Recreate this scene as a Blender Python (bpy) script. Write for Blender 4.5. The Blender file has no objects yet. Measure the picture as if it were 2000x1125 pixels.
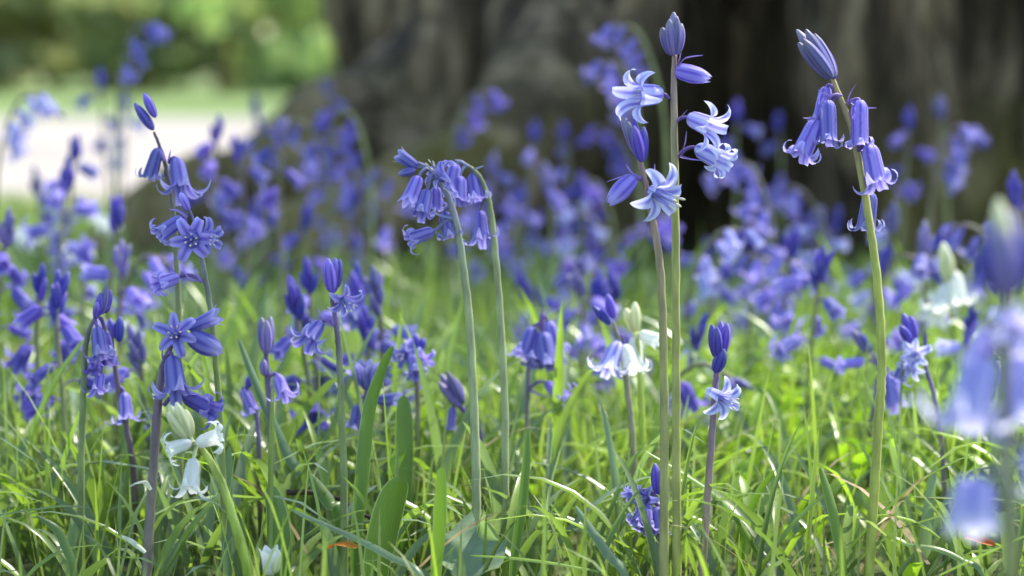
import bpy, math, random
import numpy as np
from mathutils import Vector, Matrix, noise

R = math.radians
rng = random.Random(7)
scene = bpy.context.scene
col = scene.collection

# ------------------------------------------------------------------ camera
D = 1.33                      # focus distance, metres
S = 0.36 / 2000               # tangent of one photograph pixel (100 mm lens on 36 mm)
PITCH = math.atan((562.5 - 130) * S)
cp, sp = math.cos(PITCH), math.sin(PITCH)
H = D * (sp + (1220 - 562.5) * S * cp)
CAM = Vector((0, 0, H))


def W(px, py, m, toward=0.0):
    """point seen at photograph pixel (px, py), m focus distances away, moved `toward` metres nearer"""
    d = D * m - toward
    x = (px - 1000) * S * d
    v = -(py - 562.5) * S * d
    return CAM + Vector((x, d * cp + v * sp, -d * sp + v * cp))


cam_data = bpy.data.cameras.new("camera")
cam = bpy.data.objects.new("camera", cam_data)
col.objects.link(cam)
cam.location = CAM
cam.rotation_euler = (math.pi / 2 - PITCH, 0, 0)
cam_data.lens = 100
cam_data.sensor_width = 36
cam_data.clip_start = 0.02
cam_data.clip_end = 500
cam_data.dof.use_dof = True
cam_data.dof.focus_distance = D
cam_data.dof.aperture_fstop = 7.2
cam_data.dof.aperture_blades = 0
scene.camera = cam


AZ, EL = R(50), R(52)
to_sun = Vector((math.sin(AZ) * math.cos(EL), math.cos(AZ) * math.cos(EL), math.sin(EL)))


# ------------------------------------------------------------------ materials
def new_mat(name):
    m = bpy.data.materials.new(name)
    m.use_nodes = True
    nt = m.node_tree
    nt.nodes.clear()
    out = nt.nodes.new("ShaderNodeOutputMaterial")
    return m, nt, out


def N(nt, kind, **kw):
    n = nt.nodes.new(kind)
    for k, v in kw.items():
        if k in n.inputs:
            n.inputs[k].default_value = v
        else:
            setattr(n, k, v)
    return n


def mixc(nt, fac, a, b, blend="MIX"):
    n = nt.nodes.new("ShaderNodeMix")
    n.data_type = "RGBA"
    n.blend_type = blend
    for sock, val in ((n.inputs[0], fac), (n.inputs[6], a), (n.inputs[7], b)):
        if hasattr(val, "is_output"):
            nt.links.new(val, sock)
        elif isinstance(val, (int, float)):
            sock.default_value = val
        else:
            sock.default_value = (*val, 1)
    return n.outputs[2]


def maprange(nt, val, a, b, c=0.0, d=1.0, smooth=True):
    n = nt.nodes.new("ShaderNodeMapRange")
    n.interpolation_type = "SMOOTHSTEP" if smooth else "LINEAR"
    nt.links.new(val, n.inputs[0])
    for i, v in enumerate((a, b, c, d)):
        n.inputs[i + 1].default_value = v
    return n.outputs[0]


def math_n(nt, op, a, b=None):
    n = nt.nodes.new("ShaderNodeMath")
    n.operation = op
    for i, v in enumerate((a, b)):
        if v is None:
            continue
        if hasattr(v, "is_output"):
            nt.links.new(v, n.inputs[i])
        else:
            n.inputs[i].default_value = v
    return n.outputs[0]


def leafy(nt, out, colour, trans, transcol=None, rough=0.4, spec=0.4, bump=None, sheen=0.0):
    """opaque glossy layer mixed with light let through"""
    p = N(nt, "ShaderNodeBsdfPrincipled", Roughness=rough)
    p.inputs["Specular IOR Level"].default_value = spec
    t = N(nt, "ShaderNodeBsdfTranslucent")
    for c, sock in ((colour, p.inputs["Base Color"]), (transcol if transcol is not None else colour, t.inputs["Color"])):
        if hasattr(c, "is_output"):
            nt.links.new(c, sock)
        else:
            sock.default_value = (*c, 1)
    if bump is not None:
        nt.links.new(bump, p.inputs["Normal"])
        nt.links.new(bump, t.inputs["Normal"])
    mx = N(nt, "ShaderNodeMixShader")
    mx.inputs[0].default_value = trans
    nt.links.new(p.outputs[0], mx.inputs[1])
    nt.links.new(t.outputs[0], mx.inputs[2])
    nt.links.new(mx.outputs[0], out.inputs["Surface"])


def petal_mat(name, stripe, margin, tip, trans=0.45, var=0.25):
    m, nt, out = new_mat(name)
    uv = N(nt, "ShaderNodeUVMap")
    uv.uv_map = "UVMap"
    sx = N(nt, "ShaderNodeSeparateXYZ")
    nt.links.new(uv.outputs[0], sx.inputs[0])
    a = math_n(nt, "ABSOLUTE", math_n(nt, "SUBTRACT", sx.outputs[1], 0.5))
    tc = N(nt, "ShaderNodeTexCoord")
    ns = N(nt, "ShaderNodeTexNoise", Scale=260.0, Detail=3.0)
    nt.links.new(tc.outputs["Object"], ns.inputs["Vector"])
    a2 = math_n(nt, "ADD", a, math_n(nt, "MULTIPLY", math_n(nt, "SUBTRACT", ns.outputs[0], 0.5), 0.16))
    c = mixc(nt, maprange(nt, a2, 0.0, 0.30), stripe, margin)
    c = mixc(nt, maprange(nt, sx.outputs[0], 0.55, 1.0, 0, 0.75), c, tip)
    # fine veins along the tepal
    wv = N(nt, "ShaderNodeTexWave", Scale=6.0, Distortion=1.5)
    wv.bands_direction = "Y"
    nt.links.new(uv.outputs[0], wv.inputs["Vector"])
    c = mixc(nt, math_n(nt, "MULTIPLY", wv.outputs[0], 0.16), c, stripe)
    oi = N(nt, "ShaderNodeObjectInfo")
    hs = N(nt, "ShaderNodeHueSaturation")
    nt.links.new(c, hs.inputs["Color"])
    nt.links.new(maprange(nt, oi.outputs["Random"], 0, 1, 0.49, 0.515, False), hs.inputs["Hue"])
    nt.links.new(maprange(nt, oi.outputs["Random"], 0, 1, 1 - var, 1 + var, False), hs.inputs["Value"])
    bp = N(nt, "ShaderNodeBump", Strength=0.25, Distance=0.0004)
    nt.links.new(wv.outputs[0], bp.inputs["Height"])
    leafy(nt, out, hs.outputs[0], trans, rough=0.45, spec=0.3, bump=bp.outputs[0])
    return m


def attr_mat(name, trans, rough=0.4, spec=0.4, nscale=60.0, namt=0.35, bumpd=0.0005, stretch=(1, 1, 0.15), tmul=(1.0, 1.0, 1.0), ribs=False):
    """colour from the mesh's own `col` attribute (species colour, blade by blade) with mottling"""
    m, nt, out = new_mat(name)
    at = N(nt, "ShaderNodeAttribute")
    at.attribute_name = "col"
    tc = N(nt, "ShaderNodeTexCoord")
    mp = N(nt, "ShaderNodeMapping")
    mp.inputs["Scale"].default_value = stretch
    nt.links.new(tc.outputs["Object"], mp.inputs[0])
    ns = N(nt, "ShaderNodeTexNoise", Scale=nscale, Detail=4.0)
    nt.links.new(mp.outputs[0], ns.inputs["Vector"])
    f = maprange(nt, ns.outputs[0], 0.3, 0.7, 1 - namt, 1 + namt * 0.6)
    cc = N(nt, "ShaderNodeCombineXYZ")
    for i in range(3):
        nt.links.new(f, cc.inputs[i])
    c = mixc(nt, 1.0, at.outputs["Color"], cc.outputs[0], "MULTIPLY")
    if ribs:
        uv = N(nt, "ShaderNodeUVMap")
        uv.uv_map = "UVMap"
        sx = N(nt, "ShaderNodeSeparateXYZ")
        nt.links.new(uv.outputs[0], sx.inputs[0])
        wv = N(nt, "ShaderNodeTexWave", Scale=3.2, Distortion=0.6, Detail=2.0)
        wv.bands_direction = "Y"
        nt.links.new(uv.outputs[0], wv.inputs["Vector"])
        ed = maprange(nt, math_n(nt, "ABSOLUTE", math_n(nt, "SUBTRACT", sx.outputs[1], 0.5)), 0.44, 0.5, 0, 0.55)
        c = mixc(nt, math_n(nt, "MULTIPLY", wv.outputs[0], 0.30), c, (0.05, 0.10, 0.02))
        c = mixc(nt, ed, c, (0.42, 0.50, 0.25))
    t = mixc(nt, 1.0, c, tmul, "MULTIPLY")
    bp = N(nt, "ShaderNodeBump", Strength=0.3, Distance=bumpd)
    nt.links.new(ns.outputs[0], bp.inputs["Height"])
    leafy(nt, out, c, trans, t, rough, spec, bp.outputs[0])
    return m


M = {}
M["blue"] = petal_mat("bluebell_petal", (0.135, 0.105, 0.48), (0.33, 0.305, 0.69), (0.51, 0.49, 0.81))
M["pale"] = petal_mat("pale_bluebell_petal", (0.20, 0.19, 0.62), (0.60, 0.61, 0.88), (0.76, 0.77, 0.92), var=0.1)  # paler hybrid petals, margin whitened further to paint in sunlight
M["lilac"] = petal_mat("pale_lilac_petal", (0.30, 0.28, 0.68), (0.58, 0.57, 0.86), (0.88, 0.88, 0.94), trans=0.5, var=0.08)
M["deep"] = petal_mat("deep_violet_petal", (0.09, 0.065, 0.40), (0.215, 0.18, 0.57), (0.35, 0.315, 0.71))
M["white"] = petal_mat("white_petal", (0.80, 0.82, 0.70), (0.87, 0.88, 0.83), (0.90, 0.90, 0.87), trans=0.5, var=0.03)
M["bud"] = petal_mat("violet_bud", (0.07, 0.045, 0.36), (0.12, 0.10, 0.52), (0.19, 0.17, 0.42), trans=0.3)
M["greybud"] = petal_mat("grey_violet_bud", (0.15, 0.11, 0.34), (0.25, 0.22, 0.50), (0.30, 0.29, 0.30), trans=0.3, var=0.2)
M["creambud"] = petal_mat("cream_bud", (0.62, 0.66, 0.30), (0.78, 0.80, 0.52), (0.82, 0.83, 0.66), var=0.06)
M["stem"] = attr_mat("flower_stem", 0.12, 0.5, 0.35, 220.0, 0.32, stretch=(1, 1, 0.22))
M["bract"] = attr_mat("bract", 0.3, 0.5, 0.3, 200.0, 0.2)
M["stamen"] = attr_mat("stamen", 0.1, 0.6, 0.2, 200.0, 0.1)
M["grass"] = attr_mat("grass_blade", 0.5, 0.38, 0.45, 45.0, 0.25, tmul=(1.05, 1.18, 0.62))
M["leaf"] = attr_mat("strap_foliage", 0.42, 0.32, 0.5, 70.0, 0.22, tmul=(1.05, 1.22, 0.55))
M["strap"] = attr_mat("ribbed_leaf", 0.42, 0.35, 0.5, 55.0, 0.25, tmul=(1.05, 1.22, 0.55), ribs=True)
M["foliage"] = attr_mat("tree_foliage", 0.6, 0.4, 0.4, 6.0, 0.35, tmul=(1.1, 1.2, 0.7))
M["litter"] = attr_mat("dead_leaf", 0.25, 0.6, 0.2, 90.0, 0.5)


def bark_mat(name, dark, light, moss, mossz):
    m, nt, out = new_mat(name)
    tc = N(nt, "ShaderNodeTexCoord")
    mp = N(nt, "ShaderNodeMapping")
    mp.inputs["Scale"].default_value = (1, 1, 0.28)
    nt.links.new(tc.outputs["Object"], mp.inputs[0])
    n1 = N(nt, "ShaderNodeTexNoise", Scale=12.0, Detail=8.0, Roughness=0.65)
    n2 = N(nt, "ShaderNodeTexNoise", Scale=38.0, Detail=6.0, Roughness=0.7)
    n3 = N(nt, "ShaderNodeTexNoise", Scale=5.0, Detail=5.0)
    vo = N(nt, "ShaderNodeTexVoronoi", Scale=22.0)
    vo.feature = "DISTANCE_TO_EDGE"
    for n in (n1, n2, vo):
        nt.links.new(mp.outputs[0], n.inputs["Vector"])
    nt.links.new(tc.outputs["Object"], n3.inputs["Vector"])
    c = mixc(nt, maprange(nt, n1.outputs[0], 0.42, 0.60), dark, light)
    c = mixc(nt, maprange(nt, n2.outputs[0], 0.4, 0.7, 0, 0.6), c, tuple(v * 0.45 for v in dark))
    c = mixc(nt, maprange(nt, vo.outputs["Distance"], 0.12, 0.0, 0, 0.6), c, tuple(v * 0.35 for v in dark))
    # moss grows low down and on upward faces
    geo = N(nt, "ShaderNodeNewGeometry")
    sn = N(nt, "ShaderNodeSeparateXYZ")
    nt.links.new(geo.outputs["Normal"], sn.inputs[0])
    spz = N(nt, "ShaderNodeSeparateXYZ")
    nt.links.new(geo.outputs["Position"], spz.inputs[0])
    up = maprange(nt, sn.outputs[2], -0.1, 0.8)
    low = maprange(nt, spz.outputs[2], mossz, 0.02)
    f = math_n(nt, "MULTIPLY", math_n(nt, "ADD", math_n(nt, "MULTIPLY", up, 0.8), 0.25),
               math_n(nt, "MULTIPLY", low, maprange(nt, n3.outputs[0], 0.35, 0.6)))
    c = mixc(nt, f, c, moss)
    h = math_n(nt, "ADD", math_n(nt, "MULTIPLY", n2.outputs[0], 0.6), maprange(nt, vo.outputs["Distance"], 0.0, 0.25, 0, 0.7))
    bp = N(nt, "ShaderNodeBump", Strength=0.8, Distance=0.02)
    nt.links.new(h, bp.inputs["Height"])
    p = N(nt, "ShaderNodeBsdfPrincipled", Roughness=0.9)
    p.inputs["Specular IOR Level"].default_value = 0.15
    nt.links.new(c, p.inputs["Base Color"])
    nt.links.new(bp.outputs[0], p.inputs["Normal"])
    nt.links.new(p.outputs[0], out.inputs["Surface"])
    return m


M["bark"] = bark_mat("old_bark", (0.058, 0.042, 0.024), (0.31, 0.225, 0.13), (0.17, 0.145, 0.03), 0.34)
M["farbark"] = bark_mat("brown_bark", (0.20, 0.17, 0.11), (0.30, 0.26, 0.17), (0.12, 0.14, 0.04), 0.3)


def ground_mat(name, c1, c2, scale, rough=0.95, c3=None):
    m, nt, out = new_mat(name)
    tc = N(nt, "ShaderNodeTexCoord")
    n1 = N(nt, "ShaderNodeTexNoise", Scale=scale, Detail=8.0, Roughness=0.6)
    n2 = N(nt, "ShaderNodeTexNoise", Scale=scale * 14, Detail=5.0, Roughness=0.7)
    for n in (n1, n2):
        nt.links.new(tc.outputs["Object"], n.inputs["Vector"])
    c = mixc(nt, maprange(nt, n1.outputs[0], 0.35, 0.65), c1, c2)
    if c3:
        c = mixc(nt, maprange(nt, n2.outputs[0], 0.45, 0.7, 0, 0.7), c, c3)
    bp = N(nt, "ShaderNodeBump", Strength=0.5, Distance=0.01)
    nt.links.new(n2.outputs[0], bp.inputs["Height"])
    p = N(nt, "ShaderNodeBsdfPrincipled", Roughness=rough)
    p.inputs["Specular IOR Level"].default_value = 0.2
    nt.links.new(c, p.inputs["Base Color"])
    nt.links.new(bp.outputs[0], p.inputs["Normal"])
    nt.links.new(p.outputs[0], out.inputs["Surface"])
    return m


M["soil"] = ground_mat("woodland_floor", (0.045, 0.06, 0.018), (0.075, 0.10, 0.03), 3.0, c3=(0.06, 0.045, 0.025))
M["path"] = ground_mat("pale_gravel_path", (0.235, 0.205, 0.17), (0.335, 0.30, 0.26), 0.8, c3=(0.17, 0.13, 0.095))
M["lawn"] = ground_mat("mown_lawn", (0.10, 0.155, 0.04), (0.15, 0.205, 0.055), 0.4, c3=(0.08, 0.125, 0.03))


# ------------------------------------------------------------------ objects
def link(name, mesh, mat, parent=None):
    o = bpy.data.objects.new(name, mesh)
    col.objects.link(o)
    if mat is not None and not mesh.materials:
        mesh.materials.append(mat)
    if parent is not None:
        o.parent = parent
    return o


def tag(o, label=None, cat=None, group=None, kind=None):
    if label:
        o["label"] = label
    if cat:
        o["category"] = cat
    if group:
        o["group"] = group
    if kind:
        o["kind"] = kind
    return o


def thing(name, loc, label, cat, group=None):
    o = bpy.data.objects.new(name, None)
    o.empty_display_size = 0.02
    col.objects.link(o)
    o.location = loc
    return tag(o, label, cat, group)


class MB:
    """collects faces with uv and colour for ONE mesh"""

    def __init__(self):
        self.v, self.f, self.uv, self.c = [], [], [], []

    def grid(self, rows, uvrows=None, crows=None, closed=False):
        b = len(self.v)
        nr, nc = len(rows), len(rows[0])
        for i, row in enumerate(rows):
            for j, p in enumerate(row):
                self.v.append(tuple(p))
                self.uv.append(uvrows[i][j] if uvrows else (i / (nr - 1), j / (nc - 1)))
                self.c.append(crows[i] if crows else (1, 1, 1))
        for i in range(nr - 1):
            for j in range(nc if closed else nc - 1):
                k = (j + 1) % nc
                self.f.append((b + i * nc + j, b + i * nc + k, b + (i + 1) * nc + k, b + (i + 1) * nc + j))

    def mesh(self, name, smooth=True):
        me = bpy.data.meshes.new(name)
        me.from_pydata(self.v, [], self.f)
        uvl = me.uv_layers.new(name="UVMap")
        idx = np.zeros(len(me.loops), dtype=np.int32)
        me.loops.foreach_get("vertex_index", idx)
        uvl.data.foreach_set("uv", np.array(self.uv, dtype=np.float32)[idx].ravel())
        at = me.attributes.new("col", "FLOAT_COLOR", "POINT")
        cc = np.ones((len(self.v), 4), dtype=np.float32)
        cc[:, :3] = np.array(self.c, dtype=np.float32)
        at.data.foreach_set("color", cc.ravel())
        if smooth:
            me.polygons.foreach_set("use_smooth", [True] * len(me.polygons))
        me.update()
        return me


def catmull(pts, n):
    """smooth curve through tuples of any length, n samples per span"""
    P = [pts[0]] + list(pts) + [pts[-1]]
    out = []
    for i in range(1, len(P) - 2):
        for k in range(n):
            t = k / n
            a, b, c, d = P[i - 1], P[i], P[i + 1], P[i + 2]
            out.append(tuple(0.5 * (2 * b[j] + (c[j] - a[j]) * t + (2 * a[j] - 5 * b[j] + 4 * c[j] - d[j]) * t * t
                                    + (3 * b[j] - a[j] - 3 * c[j] + d[j]) * t ** 3) for j in range(len(b))))
    out.append(tuple(P[-2]))
    return out


def lerp(a, b, t):
    return tuple(x + (y - x) * t for x, y in zip(a, b))


def tube(mb, pts, radii, cols, n=8, cap=True):
    pts = [Vector(p) for p in pts]
    up = None
    rows = []
    for i, p in enumerate(pts):
        t = (pts[min(i + 1, len(pts) - 1)] - pts[max(i - 1, 0)])
        t = t.normalized() if t.length > 1e-9 else Vector((0, 0, 1))
        if up is None:
            up = t.orthogonal().normalized()
        up = (up - t * up.dot(t)).normalized()
        bi = t.cross(up)
        rows.append([p + (up * math.cos(2 * math.pi * k / n) + bi * math.sin(2 * math.pi * k / n)) * radii[i] for k in range(n)])
    cr = list(cols)
    if cap:
        rows.append([pts[-1] + (v - pts[-1]) * 0.05 + (pts[-1] - pts[-2]).normalized() * radii[-1] * 0.5 for v in rows[-1]])
        cr.append(cols[-1])
    mb.grid(rows, None, cr, closed=True)


def ribbon(mb, pts, widths, side, fold=0.25, cols=None, nv=5, taper=True):
    """leaf strip along pts; side = rough width direction; fold = depth of its channel"""
    pts = [Vector(p) for p in pts]
    rows, crow = [], []
    for i, p in enumerate(pts):
        t = (pts[min(i + 1, len(pts) - 1)] - pts[max(i - 1, 0)]).normalized()
        s = (side - t * side.dot(t)).normalized()
        nrm = t.cross(s)
        w = widths[i]
        rows.append([p + s * (w * v) + nrm * (w * fold * (v * v * 1.0)) for v in [(-1 + 2 * j / (nv - 1)) for j in range(nv)]])
        crow.append(cols[i] if cols else (1, 1, 1))
    mb.grid(rows, None, crow)


# ---- floret shapes: (tube radius / length, split, end angle, power, half-width factor)
KIND = {
    "bell": (0.235, 0.62, 215, 0.95, 0.50),
    "flare": (0.26, 0.50, 165, 1.0, 0.54),
    "tube": (0.185, 0.74, 225, 0.95, 0.48),
    "star": (0.26, 0.36, 185, 1.0, 0.66),
    "half": (0.24, 0.66, 40, 1.2, 0.62),
    "shut": (0.22, 0.42, -24, 0.8, 0.62),
}


def bell_mesh(kind, wf=1.0, seed=0, nu=15, nv=5, name="bell"):
    """one bluebell floret of unit length along +Z from its base at the origin: six tepals"""
    r = random.Random(seed)
    Rr, ts, phie, pw, hwf = KIND[kind]
    Rr *= wf
    TA = {"tube": 0.5, "bell": 3.5}.get(kind, 5)
    mb = MB()
    base = None
    for q in range(6):
        pe = R(phie * (1 + r.uniform(-0.24, 0.24)) if kind not in ("shut",) else phie)
        tsq = ts + r.uniform(-0.03, 0.03)
        lq = 1 + r.uniform(-0.05, 0.05) * (2.4 if kind in ("star", "flare") else 1)
        prof = [(0.07, 0.0, R(80))]
        rr, zz = 0.07, 0.0
        for i in range(1, nu):
            t = i / (nu - 1)
            if t < 0.22:
                ph = R(80) + (R(TA) - R(80)) * (t / 0.22) ** 0.8
            elif t < tsq:
                ph = R(TA) if kind != "star" else R(5 + 25 * (t - .22) / max(tsq - .22, .01))
            else:
                s = (t - tsq) / (1 - tsq)
                st = R(TA) if kind != "star" else R(30)
                ph = st + (pe - st) * s ** pw
            rr += math.sin(ph) / (nu - 1) * lq
            zz += math.cos(ph) / (nu - 1) * lq
            prof.append((max(rr, 0.008), zz, ph))
        if base is None:
            zmax = max(p[1] for p in prof)
            rt = prof[int(0.38 * (nu - 1))][0]
            base = (1 / zmax, Rr / rt)
        kz, kr = base
        if kind in ("star",):
            kr = kz = 0.62 / max(p[0] for p in prof)
        rt = Rr
        A = q * math.pi / 3 + r.uniform(-0.06, 0.06) * (2 if kind == "star" else 1)
        er = Vector((math.cos(A), math.sin(A), 0))
        et = Vector((-math.sin(A), math.cos(A), 0))
        ez = Vector((0, 0, 1))
        inner = 0.93 if q % 2 else 1.0
        tw = r.uniform(-0.25, 0.25)
        rows, uvs = [], []
        for i, (pr, pz, ph) in enumerate(prof):
            t = i / (nu - 1)
            pr2, pz2 = pr * kr * inner, pz * kz
            if kind not in ("star",) and pr * kr > rt:      # keep curls natural size
                pr2 = (rt + (pr * kr - rt) * 0.85 * kz / kr) * inner
            if t < tsq:
                w = pr2 * 0.60 if kind != "star" else pr2 * 0.52 + 0.01
                k = 1.0
                if kind == "star":
                    w = min(pr2 * 0.58, rt * hwf)
            else:
                s = (t - tsq) / (1 - tsq)
                w = rt * hwf * (1 - s ** 1.9) ** 0.8 * (1 + 0.10 * math.sin(math.pi * min(s * 1.6, 1))) + 0.004
                if kind == "shut":
                    w = min(pr2 * 0.60 + 0.004, w)
                if kind == "star":
                    w = min((0.125 * wf) * (1 - s ** 2.0) ** 0.75 + 0.004, pr2 * 0.58)
                k = 1 - 0.75 * s
            rho = max(min(pr2, rt * 1.3), 0.012)
            nrm = er * math.cos(ph) - ez * math.sin(ph)
            c = er * pr2 + ez * pz2
            row, ur = [], []
            for j in range(nv):
                v = -1 + 2 * j / (nv - 1)
                th = min(max(v * w / rho, -1.2), 1.2)
                off = rho * math.sin(th) if k > .99 else w * v
                dn = rho * (1 - math.cos(th)) * k
                tws = tw * max(0, t - tsq) * w * v * 1.5
                row.append(c + et * off - nrm * (dn - tws - 0.008 * (1 - v * v)))
                ur.append((t, j / (nv - 1)))
            rows.append(row)
            uvs.append(ur)
        mb.grid(rows, uvs)
    return mb.mesh(name)


def bud_mesh(wf=1.0, seed=0, n=12, nu=11, name="bud", open_tip=0.0):
    """closed bud, six ridges, unit length along +Z"""
    r = random.Random(seed)
    mb = MB()
    rows, uvs = [], []
    for i in range(nu):
        t = i / (nu - 1)
        rad = 0.165 * wf * (math.sin(math.pi * min(t * 0.93 + 0.04, 1) ** 0.9) ** 0.55 if 0 < t < 1 else 0.2)
        if t > 0.9:
            rad = max(rad * 0.9, 0.06 * wf)
        if i == nu - 1:
            rad = 0.035 * wf + open_tip * .03
        row, ur = [], []
        for k in range(n):
            a = 2 * math.pi * k / n
            g = 1 + (0.09 if k % 2 else -0.13)
            row.append(Vector((rad * g * math.cos(a), rad * g * math.sin(a), t - (0.03 if (k % 4 == 0 and i == nu - 1) else 0))))
            ur.append((t, 0.5 if k % 2 else 0.98))
        rows.append(row)
        uvs.append(ur)
    rows.append([Vector((0, 0, 1.01))] * n)
    uvs.append([(1, .5)] * n)
    mb.grid(rows, uvs, closed=True)
    return mb.mesh(name)


def stamen_mesh(seed=0):
    r = random.Random(seed)
    mb = MB()
    for q in range(6):
        a = q * math.pi / 3 + 0.3 + r.uniform(-.1, .1)
        e = Vector((math.cos(a), math.sin(a), 0))
        top = e * r.uniform(0.10, 0.15) + Vector((0, 0, r.uniform(0.52, 0.66)))
        tube(mb, [e * 0.06, e * 0.11 + Vector((0, 0, 0.3)), top], [0.012, 0.011, 0.009], [(0.35, 0.34, 0.7)] * 3, 5, False)
        ax = (e * 0.3 + Vector((0, 0, 1))).normalized()
        tube(mb, [top - ax * .01, top + ax * .03, top + ax * 0.09, top + ax * 0.12], [0.012, 0.026, 0.024, 0.008], [(0.62, 0.58, 0.45)] * 4, 6)
    tube(mb, [Vector((0, 0, 0.02)), Vector((0, 0, .2)), Vector((0, 0, .3)), Vector((0, 0, .6))], [.06, .07, .02, .014], [(0.3, 0.3, 0.6)] * 4, 6)
    return mb.mesh("stamens")


LOW = {k: [bell_mesh(k, 1.05, 100 + i, 10, 3, "bell_" + k) for i in range(3)] for k in ("bell", "flare", "star", "half", "tube")}
LOWBUD = [bud_mesh(1.0, 50 + i, 8, 8) for i in range(2)]
STAMEN = [stamen_mesh(i) for i in range(3)]
for i_ in STAMEN:
    i_.materials.append(M["stamen"])
PER_MAT = {}


def with_mat(mesh, key):
    """the shared mesh wearing material `key`"""
    k = (mesh.name, key)
    if k not in PER_MAT:
        c = mesh.copy()
        c.materials.clear()
        c.materials.append(M[key])
        PER_MAT[k] = c
    return PER_MAT[k]


def aim(o, base, axis, length, roll=0.0):
    q = Vector(axis).normalized().to_track_quat("Z", "Y")
    o.rotation_mode = "QUATERNION"
    o.rotation_quaternion = q @ Matrix.Rotation(roll, 4, "Z").to_quaternion()
    o.location = base
    o.scale = (length,) * 3


GREEN = (0.25, 0.30, 0.085)
PALEGREEN = (0.33, 0.37, 0.17)
MAUVE = (0.16, 0.10, 0.13)
BROWN = (0.19, 0.13, 0.12)
PURPLE = (0.20, 0.13, 0.36)
LIME = (0.28, 0.38, 0.04)


def pedicel(mb, a, b, axis_end, r, c=PURPLE, drop=0.3):
    """curved flower stalk from a to b arriving along axis_end"""
    a, b = Vector(a), Vector(b)
    L = (b - a).length
    c1 = a + (b - a) * 0.35 + Vector((0, 0, L * drop))
    c2 = b - Vector(axis_end).normalized() * L * 0.35
    pts = []
    for i in range(9):
        t = i / 8
        pts.append(a * (1 - t) ** 3 + c1 * 3 * t * (1 - t) ** 2 + c2 * 3 * t * t * (1 - t) + b * t ** 3)
    tube(mb, pts, [r * (1 - 0.2 * i / 8) for i in range(9)], [c] * 9, 6)


def hero(label, m, stem, bells=(), buds=(), bracts=(), base_col=GREEN, top_col=MAUVE, mat="blue", budmat="bud", foot=None,
         group=None, name="bluebell", pedcol=PURPLE, split=0.45, nv=5):
    """a plant traced at its own depth: stem (x, y, width) from low to top in photograph pixels.
    bells: (kind, base x, y, tip x, y, tip nearer by metres, width factor, attach x, y[, base nearer by metres[, material]])"""
    lo = W(stem[0][0], stem[0][1], m)
    fx = foot if foot is not None else (lo.x + (lo.x - W(stem[1][0], stem[1][1], m).x) * 0.4)
    root_p = Vector((fx, lo.y + 0.004, 0.0))
    t = thing(name, root_p, label, "flower", group)
    pts = [tuple(root_p + Vector((0, 0, -0.01))) + (stem[0][2] * 1.03,)]
    for (x, y, w) in stem:
        pts.append(tuple(W(x, y, m)) + (w,))
    cs = catmull(pts, 9)
    z1 = max(p[2] for p in cs)
    rj = random.Random(int(stem[0][0]))
    cs = [(p[0] + rj.gauss(0, 0.00012), p[1], p[2], p[3] * (1 + 0.05 * noise.noise(Vector((p[2] * 45, fx * 30, 0))))) for p in cs]
    mb = MB()
    cols = []
    for p in cs:
        f = min(1, max(0, (p[2] / z1 - split) / (1 - split)))
        f = f * f * (3 - 2 * f)
        cols.append(lerp(base_col, top_col, f))
    tube(mb, [Vector(p[:3]) - root_p for p in cs], [p[3] * 0.5 * S * D * m for p in cs], cols, 12)
    link("stem", mb.mesh("stem"), M["stem"], t)
    k = 0
    for b in bells:
        kind, bx, by, tx, ty, dz, wf, ax, ay = b[:9]
        b0 = b[9] if len(b) > 9 else 0.0
        bm = b[10] if len(b) > 10 else mat
        pb, pt = W(bx, by, m, b0), W(tx, ty, m, b0 + dz)
        L = (pt - pb).length
        k += 1
        seed = int(bx * 7 + by * 3)
        if kind == "closed":
            me = bell_mesh("shut", wf, seed, 17, nv, "closed_bell")
        else:
            me = bell_mesh(kind, wf, seed, 17, nv)
        o = link("bell" if kind != "closed" else "closed_bell", me, M[bm], t)
        aim(o, pb - root_p, pt - pb, L, (seed % 13) * 0.37)
        if kind in ("star", "flare", "bell", "half"):
            s = link("stamens", STAMEN[seed % 3], None, o)
            s.scale = (1, 1, 1.0 if kind != "star" else 1.15)
        if ax is not None:
            pm = MB()
            pedicel(pm, W(ax, ay, m), pb + (pt - pb) * 0.02, pt - pb, 0.00105, pedcol)
            po = link("pedicel", pm.mesh("pedicel"), M["bract"], o)
            po.matrix_parent_inverse = (Matrix.LocRotScale(o.location, o.rotation_quaternion, o.scale)).inverted()
            po.location = -root_p
    for b in buds:
        bx, by, tx, ty, wpx = b[:5]
        dz = b[5] if len(b) > 5 else 0.0
        b0 = b[6] if len(b) > 6 else 0.0
        pb, pt = W(bx, by, m, b0), W(tx, ty, m, b0 + dz)
        L = (pt - pb).length
        me = bud_mesh(wpx * S * D * m / L / 0.33, int(bx + ty), 12, 13)
        o = link("bud", me, M[budmat if len(b) < 8 else b[7]], t)
        aim(o, pb - root_p, pt - pb, L, (bx % 7) * 0.4)
    for b in bracts:
        p = [W(b[i], b[i + 1], m, 0.002) - root_p for i in range(0, 6, 2)]
        w = (b[6] if len(b) > 6 else 6.0) * 0.5 * S * D * m
        cs = catmull([tuple(q) for q in p], 6)
        n = len(cs)
        bm = MB()
        ribbon(bm, cs, [w * (1 - (i / (n - 1)) ** 2) + 0.0001 for i in range(n)], Vector((0.5, 0.6, 0.6)), 0.5,
               [lerp(pedcol, tuple(min(1, v * 1.7 + 0.05) for v in pedcol), i / (n - 1)) for i in range(n)], 3)
        link("bract", bm.mesh("bract"), M["bract"], t)
    return t


GA = 2.39996


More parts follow.
